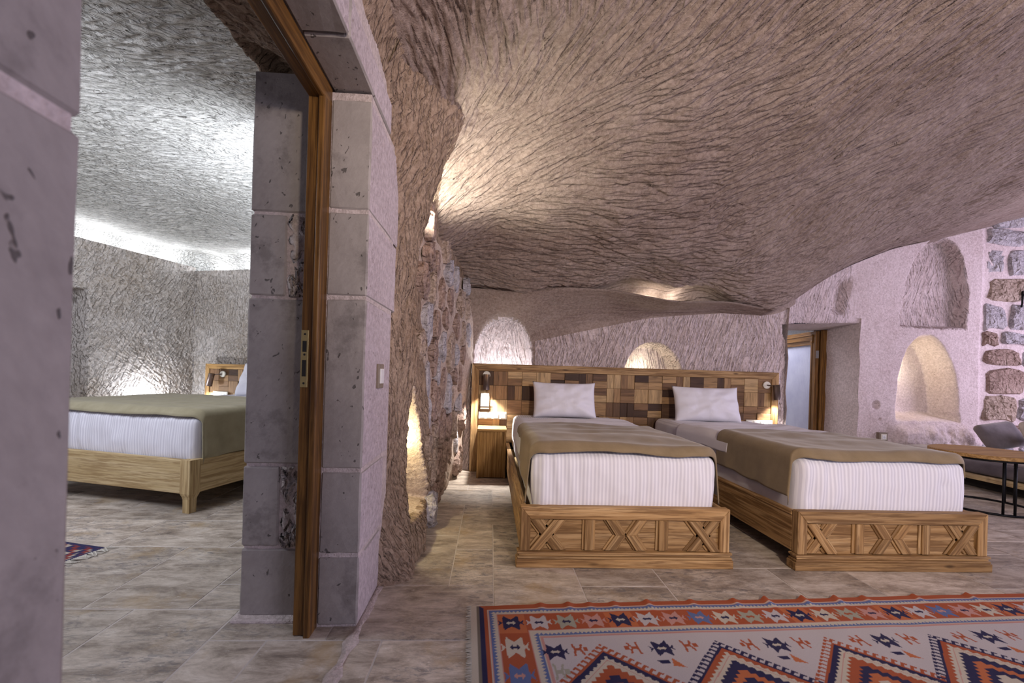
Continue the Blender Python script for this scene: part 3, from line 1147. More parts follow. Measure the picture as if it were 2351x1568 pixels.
# ---- rubble stones
def clip_poly(poly, nx, ny, c):
    out = []
    for i in range(len(poly)):
        a, b = poly[i], poly[(i + 1) % len(poly)]
        da, db = nx * a[0] + ny * a[1] - c, nx * b[0] + ny * b[1] - c
        if da <= 0:
            out.append(a)
        if (da < 0 < db) or (db < 0 < da):
            k = da / (da - db)
            out.append((a[0] + (b[0] - a[0]) * k, a[1] + (b[1] - a[1]) * k))
    return out


def stone_mesh(poly, dp, r, soft):
    """poly: outline around the origin; irregular bulging face towards +Z"""
    pts = []
    n = len(poly)
    for i in range(n):                       # cut the corners, kink the sides
        p, q, w_ = poly[i - 1], poly[i], poly[(i + 1) % n]
        k = soft * r.uniform(.6, 1.2)
        pts.append((q[0] + (p[0] - q[0]) * k, q[1] + (p[1] - q[1]) * k))
        pts.append((q[0] + (w_[0] - q[0]) * k, q[1] + (w_[1] - q[1]) * k))
    pts = [(x * (1 + r.uniform(-.07, .05)), y * (1 + r.uniform(-.07, .05))) for x, y in pts]
    m = len(pts)
    bm = bmesh.new()
    rings = []
    for sc, z in ((1.0, -.04), (1.0, dp * .3), (.90, dp * .85), (.5, dp)):
        rings.append([bm.verts.new((x * sc, y * sc, z + (r.uniform(-.35, .25) * dp if sc < .95 else 0))) for x, y in pts])
    for a, b in zip(rings, rings[1:]):
        for i in range(m):
            bm.faces.new((a[i], a[(i + 1) % m], b[(i + 1) % m], b[i]))
    bm.faces.new(rings[-1])
    return bm_mesh(bm, 'stone', False)


def stone_rows(parent, region, place, mats, hr, wr, dp, seed, soft=.24):
    r = random.Random(seed)
    u0, u1, z0, z1 = region
    z = z0
    while z < z1:
        h = r.uniform(*hr)
        u = u0 + r.uniform(-.1, .06)
        while u < u1:
            wd = r.uniform(*wr)
            g = r.uniform(.012, .028)
            a, b = max(u, u0) - u - wd / 2 + g, wd / 2 - g
            c, d = -h / 2 + g, h / 2 - g
            k = lambda q: r.uniform(-q, q)
            poly = [(a + k(.03), c + k(.03)), (k(.06), c + k(.02)), (b + k(.03), c + k(.03)), (b + k(.02), k(.04)), (b + k(.03), d + k(.03)), (k(.06), d + k(.02)), (a + k(.03), d + k(.03)), (a + k(.02), k(.04))]
            o = link('stone', stone_mesh(poly, dp * r.uniform(.6, 1.3), r, soft), mats[r.randrange(len(mats))], parent)
            place(o, u + wd / 2, z + h / 2)
            u += wd
        z += h


def stone_cells(parent, region, place, mats, du, dz, gap, dp, seed, ok=None, soft=.22, jit=.34):
    r = random.Random(seed)
    u0, u1, z0, z1 = region
    seeds = []
    for j in range(-1, int((z1 - z0) / dz) + 2):
        for i in range(-1, int((u1 - u0) / du) + 2):
            seeds.append((u0 + (i + .5 * (j % 2) + r.uniform(-jit, jit)) * du, z0 + (j + .5 + r.uniform(-jit, jit) * .8) * dz))
    for a in seeds:
        if not (u0 < a[0] < u1 and z0 < a[1] < z1) or (ok and not ok(*a)):
            continue
        poly = [(-du * 1.3, -dz * 1.3), (du * 1.3, -dz * 1.3), (du * 1.3, dz * 1.3), (-du * 1.3, dz * 1.3)]
        g = gap * r.uniform(.5, 1.3)
        for b in seeds:
            dx, dy = b[0] - a[0], b[1] - a[1]
            l = math.hypot(dx, dy)
            if 0 < l < 3 * max(du, dz):
                poly = clip_poly(poly, dx / l, dy / l, l / 2 - g)
        if len(poly) < 3:
            continue
        o = link('stone', stone_mesh(poly, dp * r.uniform(.6, 1.3), r, soft), mats[r.randrange(len(mats))], parent)
        place(o, *a)


# right end of the back wall
def place_back(o, u, z):
    o.location = (u, 5.045, z)
    o.rotation_euler = (PI / 2, 0, 0)


stone_rows(wall_back, (5.99, 7.4, .05, 3.1), place_back, [MAT['rubble_grey'], MAT['rubble_grey'], MAT['rubble_grey'], MAT['rubble'], MAT['rubble_brown']], (.19, .36), (.26, .58), .055, 12)
# stone patch in the left wall beyond the niche
LPa = np.array(LP)


def wall_left_x(y, z):
    return float(rbf([(p[0], p[1]) for p in LP], [p[2] for p in LP], np.array([[y, z]]), 'r')[0])


def place_left(o, u, z):
    o.location = (wall_left_x(u, z) - .006, u, z)
    o.rotation_euler = (PI / 2, 0, PI / 2 + .08)


stone_cells(wall_left, (2.80, 4.36, .0, 2.05), place_left, [MAT['rubble'], MAT['rubble_brown'], MAT['rubble_brown'], MAT['rubble_grey']], .26, .21, .010, .032, 5,
            ok=lambda u, z: z < 2.04 - .13 * (u - 2.9) and z > .06)

# ================================================================== HEADBOARD OF THE TWIN BEDS
HBY = 4.36
hb = thing('headboard', 'long headboard of reclaimed wood mosaic behind both single beds', 'headboard', (-.18, HBY, 0))
HW, HH, FWD = 3.15, 1.087, .072


def mitre_bar(name, pts, y0, y1, mat, parent):
    bm = bmesh.new()
    A = [bm.verts.new((p[0], y0, p[1])) for p in pts]
    B = [bm.verts.new((p[0], y1, p[1])) for p in pts]
    bm.faces.new(A)
    bm.faces.new(B[::-1])
    n = len(pts)
    for k in range(n):
        bm.faces.new((A[k], A[(k + 1) % n], B[(k + 1) % n], B[k]))
    bmesh.ops.bevel(bm, geom=bm.edges[:], offset=.003, segments=1, affect='EDGES')
    return link(name, bm_mesh(bm, name), mat, parent)


mitre_bar('top_rail', [(0, HH), (HW, HH), (HW - FWD, HH - FWD), (FWD, HH - FWD)], -.02, .07, MAT['oakX'], hb)
mitre_bar('side_stile', [(0, .012), (FWD, .012), (FWD, HH - FWD), (0, HH)], -.02, .07, MAT['oakZ'], hb)
mitre_bar('side_stile', [(HW - FWD, .012), (HW, .012), (HW, HH), (HW - FWD, HH - FWD)], -.02, .07, MAT['oakZ'], hb)
box('backing', (FWD - .01, HW - FWD + .01, .03, .06, .012, HH - FWD + .01), MAT['slot'], hb, 0)


def mosaic(parent, x0, x1, z0, z1, p, yb, seed, drop=lambda x, z: False):
    r = random.Random(seed)
    ms = {}

    def m(a, b):
        k = (round(a, 4), round(b, 4))
        if k not in ms:
            bm = bmesh.new()
            add_box(bm, -a / 2 + .0007, a / 2 - .0007, -.02, .02, -b / 2 + .0007, b / 2 - .0007, .0016)
            ms[k] = (bm_mesh(bm, 'wood_block'), bm_mesh_copy(a, b))
            ms[k][0].materials.append(MAT['mosX'])
            ms[k][1].materials.append(MAT['mosZ'])
        return ms[k]

    def bm_mesh_copy(a, b):
        bm = bmesh.new()
        add_box(bm, -a / 2 + .0007, a / 2 - .0007, -.02, .02, -b / 2 + .0007, b / 2 - .0007, .0016)
        return bm_mesh(bm, 'wood_block')

    nx = int(round((x1 - x0) / p))
    px = (x1 - x0) / nx
    nz = int(round((z1 - z0) / p))
    pz = (z1 - z0) / nz
    for j in range(nz):
        for i in range(nx):
            cx, cz = x0 + (i + .5) * px, z1 - (j + .5) * pz
            if drop(cx, cz):
                continue
            t = r.random()
            if t < .42:
                cells = [(cx, cz, px, pz, r.random() < .5)]
            elif t < .70:
                cells = [(cx - px / 4, cz, px / 2, pz, True), (cx + px / 4, cz, px / 2, pz, True)]
            else:
                cells = [(cx, cz - pz / 4, px, pz / 2, False), (cx, cz + pz / 4, px, pz / 2, False)]
            for x, z, a, b, vert in cells:
                o = bpy.data.objects.new('wood_block', m(a, b)[1 if vert else 0])
                COL.objects.link(o)
                o.location = (x, yb + r.uniform(-.007, .006), z)
                o.parent = parent


mosaic(hb, FWD, HW - FWD, .02, HH - FWD, .1425, .012, 4,
       drop=lambda x, z: z < .28 and (.42 < x < 1.38 or 1.95 < x < 2.85))


# ================================================================== SINGLE BEDS
def rounded_box(wx, wy, wz, r, nx, ny, nz, fn=None):
    """closed rounded box centred at origin in x/y, z from 0; vertices welded"""
    V, F, idx = [], [], {}

    def vid(p):
        k = (round(p[0], 5), round(p[1], 5), round(p[2], 5))
        if k not in idx:
            idx[k] = len(V)
            V.append(p)
        return idx[k]

    def face(o, a, b, na, nb):
        ids = [[vid(tuple(o[c] + a[c] * i / na + b[c] * j / nb for c in range(3))) for i in range(na + 1)] for j in range(nb + 1)]
        for j in range(nb):
            for i in range(na):
                F.append((ids[j][i], ids[j][i + 1], ids[j + 1][i + 1], ids[j + 1][i]))
    x, y, z = wx, wy, wz
    face((-x / 2, -y / 2, 0), (x, 0, 0), (0, 0, z), nx, nz)
    face((x / 2, y / 2, 0), (-x, 0, 0), (0, 0, z), nx, nz)
    face((-x / 2, y / 2, 0), (0, -y, 0), (0, 0, z), ny, nz)
    face((x / 2, -y / 2, 0), (0, y, 0), (0, 0, z), ny, nz)
    face((-x / 2, -y / 2, z), (x, 0, 0), (0, y, 0), nx, ny)
    face((-x / 2, y / 2, 0), (x, 0, 0), (0, -y, 0), nx, ny)
    P = np.array(V)
    h = np.array([wx / 2, wy / 2, wz / 2])
    c = P - np.array([0, 0, wz / 2])
    inner = np.clip(c, -(h - r), h - r)
    d = c - inner
    ln = np.linalg.norm(d, axis=1, keepdims=True)
    mx = np.abs(d).max(1, keepdims=True)
    P2 = inner + np.where(ln > 1e-9, d / np.maximum(ln, 1e-9) * np.maximum(mx, 0), 0)
    P2 = P2 + np.array([0, 0, wz / 2])
    if fn is not None:
        P2 = fn(P2)
    return np_mesh('rb', P2, np.array(F))


def bar_obj(name, L, wd, th, mat, parent, loc, rot, bev=.003):
    """bar along local X, face towards -Y, with grooved edges"""
    bm = bmesh.new()
    add_box(bm, -L / 2, L / 2, -th, 0, -wd / 2, wd / 2, bev)
    o = link(name, bm_mesh(bm, name), mat, parent)
    o.location = loc
    o.rotation_euler = rot
    return o


def clip_bar(name, p0, p1, wd, z0, z1, y0, th, mat, parent):
    """diagonal bar in the XZ plane from p0 to p1 whose ends are cut level with z0 and z1; grain runs along it"""
    d = Vector((p1[0] - p0[0], 0, p1[1] - p0[1])).normalized()
    ang = math.atan2(d.z, d.x)
    hz = wd / 2 / abs(d.x) if abs(d.x) > 1e-6 else 0
    hx = wd / 2 / abs(d.z)
    pts = [(p0[0] - hx, p0[1]), (p0[0] + hx, p0[1]), (p1[0] + hx, p1[1]), (p1[0] - hx, p1[1])]
    cx, cz = (p0[0] + p1[0]) / 2, (p0[1] + p1[1]) / 2
    c, s = math.cos(-ang), math.sin(-ang)
    loc = [((x - cx) * c - (z - cz) * s, (x - cx) * s + (z - cz) * c) for x, z in pts]
    bm = bmesh.new()
    A = [bm.verts.new((p[0], -th, p[1])) for p in loc]
    B = [bm.verts.new((p[0], 0, p[1])) for p in loc]
    bm.faces.new(A)
    bm.faces.new(B[::-1])
    for k in range(4):
        bm.faces.new((A[k], A[(k + 1) % 4], B[(k + 1) % 4], B[k]))
    bmesh.ops.bevel(bm, geom=bm.edges[:], offset=.0025, segments=1, affect='EDGES')
    o = link(name, bm_mesh(bm, name), mat, parent)
    o.location = (cx, y0, cz)
    o.rotation_euler = (0, -ang, 0)
    return o


def single_bed(x, y, wd, label, swap, tone):
    W = lambda a: MAT[tone + a]
    t = thing('single_bed', label, 'bed', (x, y, 0), 0, 'twin single beds')
    h = wd / 2
    # plinth with moulding
    pl = box('plinth', (-h - .018, h + .018, -.012, .06, .011, .055), W('X'), t, .003)
    box('moulding', (-h - .013, h + .013, -.009, .055, .055, .068), W('X'), pl, .005, 3)
    box('moulding', (-h - .006, h + .006, -.003, .05, .068, .080), W('X'), pl, .004, 2)
    box('moulding', (-h - .014, h + .014, -.008, .055, .080, .092), W('X'), pl, .0045, 3)
    # footboard frame, mitred
    fbd = thing('footboard', None, None)
    fbd.parent = t
    F = .052
    z0, z1 = .092, .318
    mitre_bar('top_rail', [(-h, z1), (h, z1), (h - F, z1 - F - .01), (-h + F, z1 - F - .01)], 0, .05, W('X'), fbd)
    mitre_bar('side_stile', [(-h, z0), (-h + F, z0), (-h + F, z1 - F - .01), (-h, z1)], 0, .05, W('Z'), fbd)
    mitre_bar('side_stile', [(h - F, z0), (h, z0), (h, z1), (h - F, z1 - F - .01)], 0, .05, W('Z'), fbd)
    box('panel', (-h + F - .01, h - F + .01, .022, .045, z0, z1 - F), W('X'), fbd, 0)
    a, b = -h + F, h - F
    zb, zt = z0 + .004, z1 - F - .012
    span = b - a
    xw = .165 * span
    bw = .043

    def cross(c, over, sg):
        u0, u1 = c - xw / 2 + .02, c + xw / 2 - .02
        ys = (.012, .004) if over else (.004, .012)
        for (e0, e1, ysf) in (((u0, zt), (u1, zb), ys[0]), ((u1, zt), (u0, zb), ys[1])):
            clip_bar('cross_bar_moulding', e0, e1, bw + .026, zb, zt, .022, .008, W('X'), fbd)
            clip_bar('cross_bar', e0, e1, bw, zb, zt, .022, .022 - ysf + .006, W('X'), fbd)
    cross(a + xw / 2 + .002, swap, 1)
    cross(b - xw / 2 - .002, not swap, -1)
    # centre: two chevrons meeting at their points
    c0 = (a + b) / 2
    zm = (zb + zt) / 2
    for sgn in (-1, 1):
        for (za, zc) in ((zm, zt), (zb, zm)):
            xin = c0 + sgn * .028
            xout = c0 + sgn * .082
            e = ((xin, za), (xout, zc)) if za == zm else ((xout, za), (xin, zc))
            clip_bar('chevron_bar_moulding', e[0], e[1], bw + .020, zb, zt, .022, .008, W('X'), fbd)
            clip_bar('chevron_bar', e[0], e[1], bw, zb, zt, .022, .018, W('X'), fbd)
    for c in (a + span * .305, a + span * .695):
        box('upright_moulding', (c - .034, c + .034, .014, .023, zb, zt), W('Z'), fbd, .002)
        box('upright', (c - .021, c + .021, .004, .023, zb, zt), W('Z'), fbd, .003)
    # side rails
    for s in (-1, 1):
        xo = s * h
        xi = s * (h - .03)
        ra = box('side_rail', (min(xo, xi), max(xo, xi), .05, 2.13, .095, .30), W('Y'), t, .003)
        xa, xb = s * (h - .034), s * (h + .004)
        box('rail_cap', (min(xa, xb), max(xa, xb), .05, 2.13, .285, .305), W('Y'), ra, .004)
    box('slat_deck', (-h + .03, h - .03, .06, 2.12, .20, .24), MAT['paleY'], t, .002)
    box('rear_leg', (-h + .02, -h + .10, 2.0, 2.08, .011, .10), W('Z'), t, .003)
    box('rear_leg', (h - .10, h - .02, 2.0, 2.08, .011, .10), W('Z'), t, .003)
    return t


single_bed(.728, 2.22, 1.10, 'carved wooden single bed frame nearer the stone doorway and nightstand', True, 'oak')
single_bed(2.165, 2.205, 1.055, 'carved wooden single bed frame nearer the round table and sofa', False, 'oak')

MZ0, MH, ML = .245, .345, 2.06


def build_mattress(x, y, wd, label, seed):
    def fn(P):
        X, Y, Z = P[:, 0], P[:, 1], P[:, 2]
        front = sstep(-ML / 2 + .10, -ML / 2, Y) * sstep(.02, .10, Z)
        k = sstep(-.1, -wd / 2, X)
        wr = np.sin(X * 85 + 5 * vnoise(X * 6 + 3, Z * 3, seed)) * (.0020 + .005 * k) + .012 * fbm(X, Z, 7, 3, seed + 3)
        P[:, 1] -= front * (wr + .012 * np.sin((Z / MH) * PI))
        side = sstep(wd / 2 - .06, wd / 2, np.abs(X))
        P[:, 0] += np.sign(X) * side * (.010 * fbm(Y, Z, 4, 3, seed + 7) + .006 * np.sin(Z / MH * PI))
        top = sstep(MH - .05, MH, Z)
        P[:, 2] += top * (.012 * fbm(X, Y, 3, 3, seed + 11))
        return P
    me = rounded_box(wd, ML, MH, .055, 110, 60, 26, fn)
    o = link('mattress', me, MAT['linen'])
    o.location = (x, y + ML / 2, MZ0)
    tag(o, label, 'mattress', 'made-up single mattresses')


build_mattress(.732, 2.275, .985, 'white striped mattress on the single bed beside the nightstand', 200)
build_mattress(2.150, 2.26, .965, 'white striped mattress on the single bed beside the round table', 230)


def drape(name, x, y, wd, r, ztop, v0, v1, hangL, hangR, mat, label, cat, group, seed, thick=.008, wav=.012, front=None, back=None, lift=0.0, rz=0.0, edge=None):
    """sheet lying across a bed: section follows flat top, rounded edges and hanging sides"""
    nu, nv = 130, 90
    a = wd / 2 - r
    sl = a + r * PI / 2
    P = np.zeros((nv, nu, 3))
    for j in range(nv):
        t = j / (nv - 1)
        yy = v0 + (v1 - v0) * t
        hl = hangL(t) if callable(hangL) else hangL
        hr = hangR(t) if callable(hangR) else hangR
        s = np.linspace(-(sl + hl), sl + hr, nu)
        q = np.abs(s)
        sg = np.sign(s)
        xx = np.where(q < a, q, np.where(q < sl, a + r * np.sin((q - a) / r), wd / 2))
        zz = np.where(q < a, 0, np.where(q < sl, -r * (1 - np.cos((q - a) / r)), -r - (q - sl)))
        hang = np.clip((q - sl) / .2, 0, 1)
        yv = np.full(nu, yy)
        topm = 1 - sstep(a * .75, a, q)
        zz = zz + (wav * fbm(s + x, yv, 3.0, 3, seed) + .5 * wav * np.sin(yy * 26 + 6 * vnoise(s * 2, yv * 2, seed + 9)) * topm * .4)
        xx = xx * sg + sg * hang * (.014 + .018 * vnoise(yv * 9, s * 1.0, seed + 3))
        if edge is not None:
            yv = yv + edge(t, s)
        if front is not None:
            yv2, dz = front(t, s)
            yv = yv + yv2
            zz = zz + dz
        P[j, :, 0] = xx
        P[j, :, 1] = yv
        P[j, :, 2] = zz
    me = np_mesh(name, P.reshape(-1, 3), grid_faces(nv, nu))
    o = link(name, me, mat)
    m = o.modifiers.new('thickness', 'SOLIDIFY')
    m.thickness = thick
    m.offset = 1
    o.location = (x, y, ztop + lift)
    o.rotation_euler = (0, 0, rz)
    return tag(o, label, cat, group)


def wave_front(half):
    def f(t, s):
        k = max(0.0, 1 - t / .06)
        q = sstep(half - .09, half + .03, np.abs(s))
        return k * (-.008 + .055 * q), -.046 * k * k * np.ones_like(s)
    return f


ZT = MZ0 + MH
# duvets folded back below the pillows
for (bx, by, bw_, lab, sd, y1, wl) in ((.732, 2.275, .985, 'white duvet folded back below the pillow nearer the nightstand', 350, 1.50, .09), (2.150, 2.26, .965, 'white duvet folded back below the pillow nearer the bathroom door', 370, 1.48, .05)):
    drape('duvet', bx, by, bw_ + .02, .06, ZT + .010, .66, y1, wl, .06, MAT['linen_plain'], lab, 'duvet', 'white duvets on the single beds', sd, .014, .024)
# taupe blankets across the foot of both beds
drape('blanket', .732, 2.275, 1.012, .06, ZT + .020, -.012, .98, lambda t: .21 - .10 * t, lambda t: .20, MAT['blanket'],
      'taupe blanket over the foot of the bed beside the nightstand', 'blanket', 'taupe felt blankets', 350, .007, .024, front=wave_front(.50),
      edge=lambda t, s: .07 * t * np.cos(s * 3.4 + 1.3) * (np.abs(s) < .9) - .05 * t * np.clip(np.abs(s) - .45, 0, 1), lift=.020)
drape('blanket', 2.150, 2.26, .992, .06, ZT + .020, -.012, .80, lambda t: .19 - .01 * t, lambda t: .03 + .18 * min(1, t * 2), MAT['blanket'],
      'taupe blanket over the foot of the bed beside the round table', 'blanket', 'taupe felt blankets', 370, .007, .024, front=wave_front(.49),
      edge=lambda t, s: .12 * t * (s + .3) * .5 * (np.abs(s) < .9) + .02 * t, lift=.020)


def pillow(x, y, z, wd, ht, th, tilt, rz, label, seed, group='white pillows leaning on the headboard'):
    n, m = 42, 30
    u = np.linspace(-1, 1, n)
    v = np.linspace(-1, 1, m)
    U, V = np.meshgrid(u, v)
    prof = np.clip((1 - np.abs(U) ** 3.2), 0, 1) ** .55 * np.clip((1 - np.abs(V) ** 3.2), 0, 1) ** .55
    px = U * wd / 2 * (1 - .055 * (1 - V * V) * 0 - .05 * (1 - np.abs(V) ** 3) + .02)
    pz = V * ht / 2 * (1 - .08 * (1 - np.abs(U) ** 3) + .03)
    cr_ = .018 * fbm(U * 1.3, V * 1.3, 2.2, 3, seed)
    rad = .022 * np.sin(np.arctan2(V, U) * 9 + seed) * np.clip(np.hypot(U, V) - .35, 0, 1) * (1 - prof * .4)
    f = prof * th / 2 + (cr_ + rad) * prof
    # sag: the pillow slumps to its base
    f = f * (1 + .25 * (-V))
    A = np.stack([px, -f, pz], -1)
    B = np.stack([px, f * .8, pz], -1)
    V3 = np.concatenate([A.reshape(-1, 3), B.reshape(-1, 3)])
    F1 = grid_faces(m, n)
    F2 = grid_faces(m, n, flip=True) + n * m
    me = np_mesh('pillow', V3, np.concatenate([F1, F2]))
    bm = bmesh.new()
    bm.from_mesh(me)
    bmesh.ops.remove_doubles(bm, verts=bm.verts, dist=1e-4)
    bm.to_mesh(me)
    bm.free()
    o = link('pillow', me, MAT['linen_plain'])
    o.location = (x, y, z)
    o.rotation_euler = (tilt, 0, rz)
    return tag(o, label, 'pillow', group)


pillow(.715, 4.13, .757, .60, .345, .17, -.28, .02, 'white pillow on the single bed nearer the nightstand', 3)
pillow(2.105, 4.13, .752, .64, .35, .18, -.30, -.03, 'white pillow on the single bed nearer the bathroom door', 8)

# ================================================================== NIGHTSTAND, LAMPS, SOCKETS
ns = thing('nightstand', 'small honey oak nightstand between stone wall and bed', 'nightstand', (.034, 4.075, .011))
box('top', (-.138, .138, -.012, .255, .435, .462), MAT['honeyX'], ns, .003)
box('side', (-.135, -.115, 0, .252, 0, .435), MAT['honeyZ'], ns, .002)
box('side', (.115, .135, 0, .252, 0, .435), MAT['honeyZ'], ns, .002)
box('front', (-.115, .115, .012, .03, .004, .435), MAT['honeyZ'], ns, .001)
box('back', (-.115, .115, .238, .252, .004, .435), MAT['honeyZ'], ns, .001)


def wall_lamp(x, y, z, dx, lean, label, power=3.0, s=1.0, rz=0.0):
    t = thing('wall_lamp', label, 'lamp', (x, y, z), rz, 'bronze reading lamps on the headboards')
    d = Vector((dx, -.085, -.01)) * s
    bm = bmesh.new()
    add_tube(bm, (0, 0, 0), (0, -.022 * s, 0), .038 * s, .036 * s, 24)
    me = bpy.data.meshes.new('rose')
    bm.to_mesh(me)
    bm.free()
    link('rose', me, MAT['cream'], t)
    tube('arm', (0, -.02 * s, 0), d, .006 * s, MAT['bronze'], t)
    ax = Vector((lean, -.02, -1)).normalized()
    p0 = d - ax * .015 * s
    p1 = d + ax * .135 * s
    bm = bmesh.new()
    add_tube(bm, p0, p1, .031 * s, .033 * s, 24, caps=False)
    add_tube(bm, p0 + ax * .004, p1, .028 * s, .030 * s, 24, caps=False)
    bm.faces.new([v for v in bm.verts][:24])
    me = bpy.data.meshes.new('shade')
    bm.to_mesh(me)
    bm.free()
    sh = link('shade', me, MAT['bronze'], t)
    tube('bulb', p1 - ax * .014 * s, p1 - ax * .006 * s, .027 * s, MAT['lampglow'], sh, n=20)
    Mz = Matrix.Rotation(rz, 4, 'Z')
    wp = Vector((x, y, z)) + Mz @ (p1 + ax * .004)
    light('reading_lamp_light', 'SPOT', wp, power, (1, .95, .9), .02, target=wp + Mz @ ax, spot=1.9, blend=.6)
    return t


wall_lamp(-.035, 4.345, .975, .0, .0, 'bronze reading lamp on the headboard above the nightstand', 46.0)
wall_lamp(2.835, 4.345, .955, .055, .10, 'bronze reading lamp at the headboard end by the bathroom door', 22.0)

wp = thing('wall_panel', 'small white wall panel under the reading lamp, brightly lit', 'wall panel', (-.045, 4.342, .72))
box('body', (-.044, .044, -.03, .0, -.085, .075), MAT['taupe'], wp, .003)
box('face', (-.040, .040, -.036, -.029, -.055, .072), MAT['white'], wp, .002)


def socket_strip(x, y, z, order, label, rz=0.0, n=4, s=1.0):
    t = thing('socket_strip', label, 'socket strip', (x, y, z), rz, 'white socket and switch strips')
    L = .068 * n * s
    box('plate', (-L / 2 - .003, L / 2 + .003, -.012, 0, -.036 * s, .036 * s), MAT['cream'], t, .003, 2)
    for i, k in enumerate(order):
        c = -L / 2 + (i + .5) * .068 * s
        if k == 's':
            sp = box('rocker', (c - .024 * s, c + .024 * s, -.018, -.011, -.024 * s, .024 * s), MAT['white'], t, .002)
            sp.rotation_euler = (0.05, 0, 0)
        else:
            so = box('socket', (c - .024 * s, c + .024 * s, -.015, -.011, -.024 * s, .024 * s), MAT['white'], t, .002)
            for hx in (-.008, .008):
                tube('pin_hole', (c + hx * s, -.0155, 0), (c + hx * s, -.0146, 0), .0038 * s, MAT['slot'], so, n=10)
            if k == 'e':
                for hz in (-.011, .011):
                    box('earth_clip', (c - .003, c + .003, -.0156, -.0146, hz * s - .002, hz * s + .002), MAT['slot'], so, 0)
    return t


socket_strip(.036, 4.336, .574, 'uess', 'white strip of two sockets and two switches above the nightstand')
socket_strip(2.765, 4.336, .560, 'ssue', 'white strip of two switches and two sockets under the lamp by the bathroom door')
sk = socket_strip(4.70, 4.965, .372, 'e', 'single wall socket in a taupe frame low on the lilac rock wall', n=1, s=.95)
bm = bmesh.new()
add_box(bm, -.052, .052, -.006, .10, -.052, .052, .003)
link('surround', bm_mesh(bm, 'surround'), MAT['taupe'], sk)

# ================================================================== OPEN BATHROOM DOOR
dr = thing('door_2', 'open wooden bathroom door with ribbed frosted glass panel', 'door', (4.27, 5.47, .012), -.10)
dr['kind'] = 'structure'
DW, DHt, DT = .86, 1.655, .045
st_w = .088
box('stile', (-DT, 0, 0, st_w, 0, DHt), MAT['walnutZ'], dr, .003)
box('stile', (-DT, 0, DW - st_w, DW, 0, DHt), MAT['walnutZ'], dr, .003)
tr = box('top_rail', (-DT, 0, st_w, DW - st_w, DHt - .17, DHt), MAT['walnutY'], dr, .002)
box('bottom_rail', (-DT, 0, st_w, DW - st_w, 0, .22), MAT['walnutY'], dr, .002)
box('cornice', (-DT - .022, -DT + .001, st_w * .55, DW - .02, DHt - .062, DHt - .040), MAT['walnutY'], tr, .004)
box('cornice', (-DT - .014, -DT + .001, st_w * .6, DW - .02, DHt - .12, DHt - .062), MAT['walnutY'], tr, .002)
box('cornice', (-DT - .018, -DT + .001, st_w * .6, st_w * 1.02, DHt - .15, DHt - .12), MAT['walnutY'], tr, .003)
box('beading', (-DT - .008, -DT + .004, st_w - .022, st_w + .006, .20, DHt - .15), MAT['walnutZ'], dr, .004, 2)
box('beading', (-DT - .008, -DT + .004, st_w, DW - st_w, DHt - .178, DHt - .155), MAT['walnutY'], dr, .004, 2)
box('glass_pane', (-DT / 2 - .006, -DT / 2 + .006, st_w - .005, DW - st_w + .005, .21, DHt - .165), MAT['glass'], dr, 0)
box('hinge', (-DT + .004, -.004, -.006, .001, 1.30, 1.40), MAT['iron_hinge'], dr, .001)
box('hinge', (-DT + .004, -.004, -.006, .001, .25, .35), MAT['iron_hinge'], dr, .001)
fr3 = thing('door_3', 'dark wooden jamb of the bathroom doorway', 'door frame', (0, 0, 0))
fr3['kind'] = 'structure'
box('jamb', (4.285, 4.37, 5.46, 5.60, .012, 1.685), MAT['walnutZ'], fr3, .003)

# ================================================================== ROUND TABLE AND SOFA
tb = thing('round_table', 'round wooden coffee table on thin black metal legs beside the sofa', 'table', (4.13, 3.42, .011))
bm = bmesh.new()
R_, n = .35, 64
rings = []
for rr, z in ((0.30, .430), (R_ - .004, .430), (R_, .434), (R_, .456), (R_ - .004, .460), (.001, .460)):
    rings.append([bm.verts.new((rr * math.cos(2 * PI * k / n), rr * math.sin(2 * PI * k / n), z)) for k in range(n)])
for a, b in zip(rings, rings[1:]):
    for k in range(n):
        bm.faces.new((a[k], a[(k + 1) % n], b[(k + 1) % n], b[k]))
bm.faces.new(rings[0][::-1])
link('table_top', bm_mesh(bm, 'table_top'), MAT['honeyX'], tb)
bm = bmesh.new()
add_torus(bm, (0, 0, .009), .31, .009, 56, 8)
link('base_ring', bm_mesh(bm, 'base_ring', True), MAT['black'], tb)
bm = bmesh.new()
add_torus(bm, (0, 0, .420), .31, .009, 56, 8)
link('top_ring', bm_mesh(bm, 'top_ring', True), MAT['black'], tb)
for ang in (-2.12, -1.9, -1.42, -1.2, .1, .3, 1.2, 1.4, 2.6, 2.8):
    tube('leg', (.31 * math.cos(ang), .31 * math.sin(ang), .008), (.31 * math.cos(ang), .31 * math.sin(ang), .42), .0085, MAT['black'], tb, n=10)

sf = thing('sofa', 'low grey upholstered sofa on a wooden base at the right edge', 'sofa', (4.68, 2.9, .011))
box('base_board', (0, 1.1, 0, 1.9, .10, .15), MAT['paleY'], sf, .004)
box('plinth', (.16, .88, .1, 1.8, 0, .10), MAT['slot'], sf, 0)
def soft(name, size, loc, mat, parent, r=.05, sd=1, lab=None):
    me = rounded_box(*size, r, 16, 24, 8, lambda P: P + .012 * np.stack([fbm(P[:, 1], P[:, 2], 4, 2, sd), fbm(P[:, 0], P[:, 2], 4, 2, sd + 1), fbm(P[:, 0], P[:, 1], 4, 2, sd + 2)], -1))
    o = link(name, me, mat, parent)
    o.location = loc
    return o
soft('seat_cushion', (1.08, 1.9, .14), (.55, .95, .15), MAT['sofa'], sf, .05, 5)
soft('seat_pad', (1.0, 1.84, .04), (.55, .95, .275), MAT['sofa_light'], sf, .02, 8)
soft('backrest', (.20, 1.3, .45), (1.02, .65, .34), MAT['sofa'], sf, .06, 15)
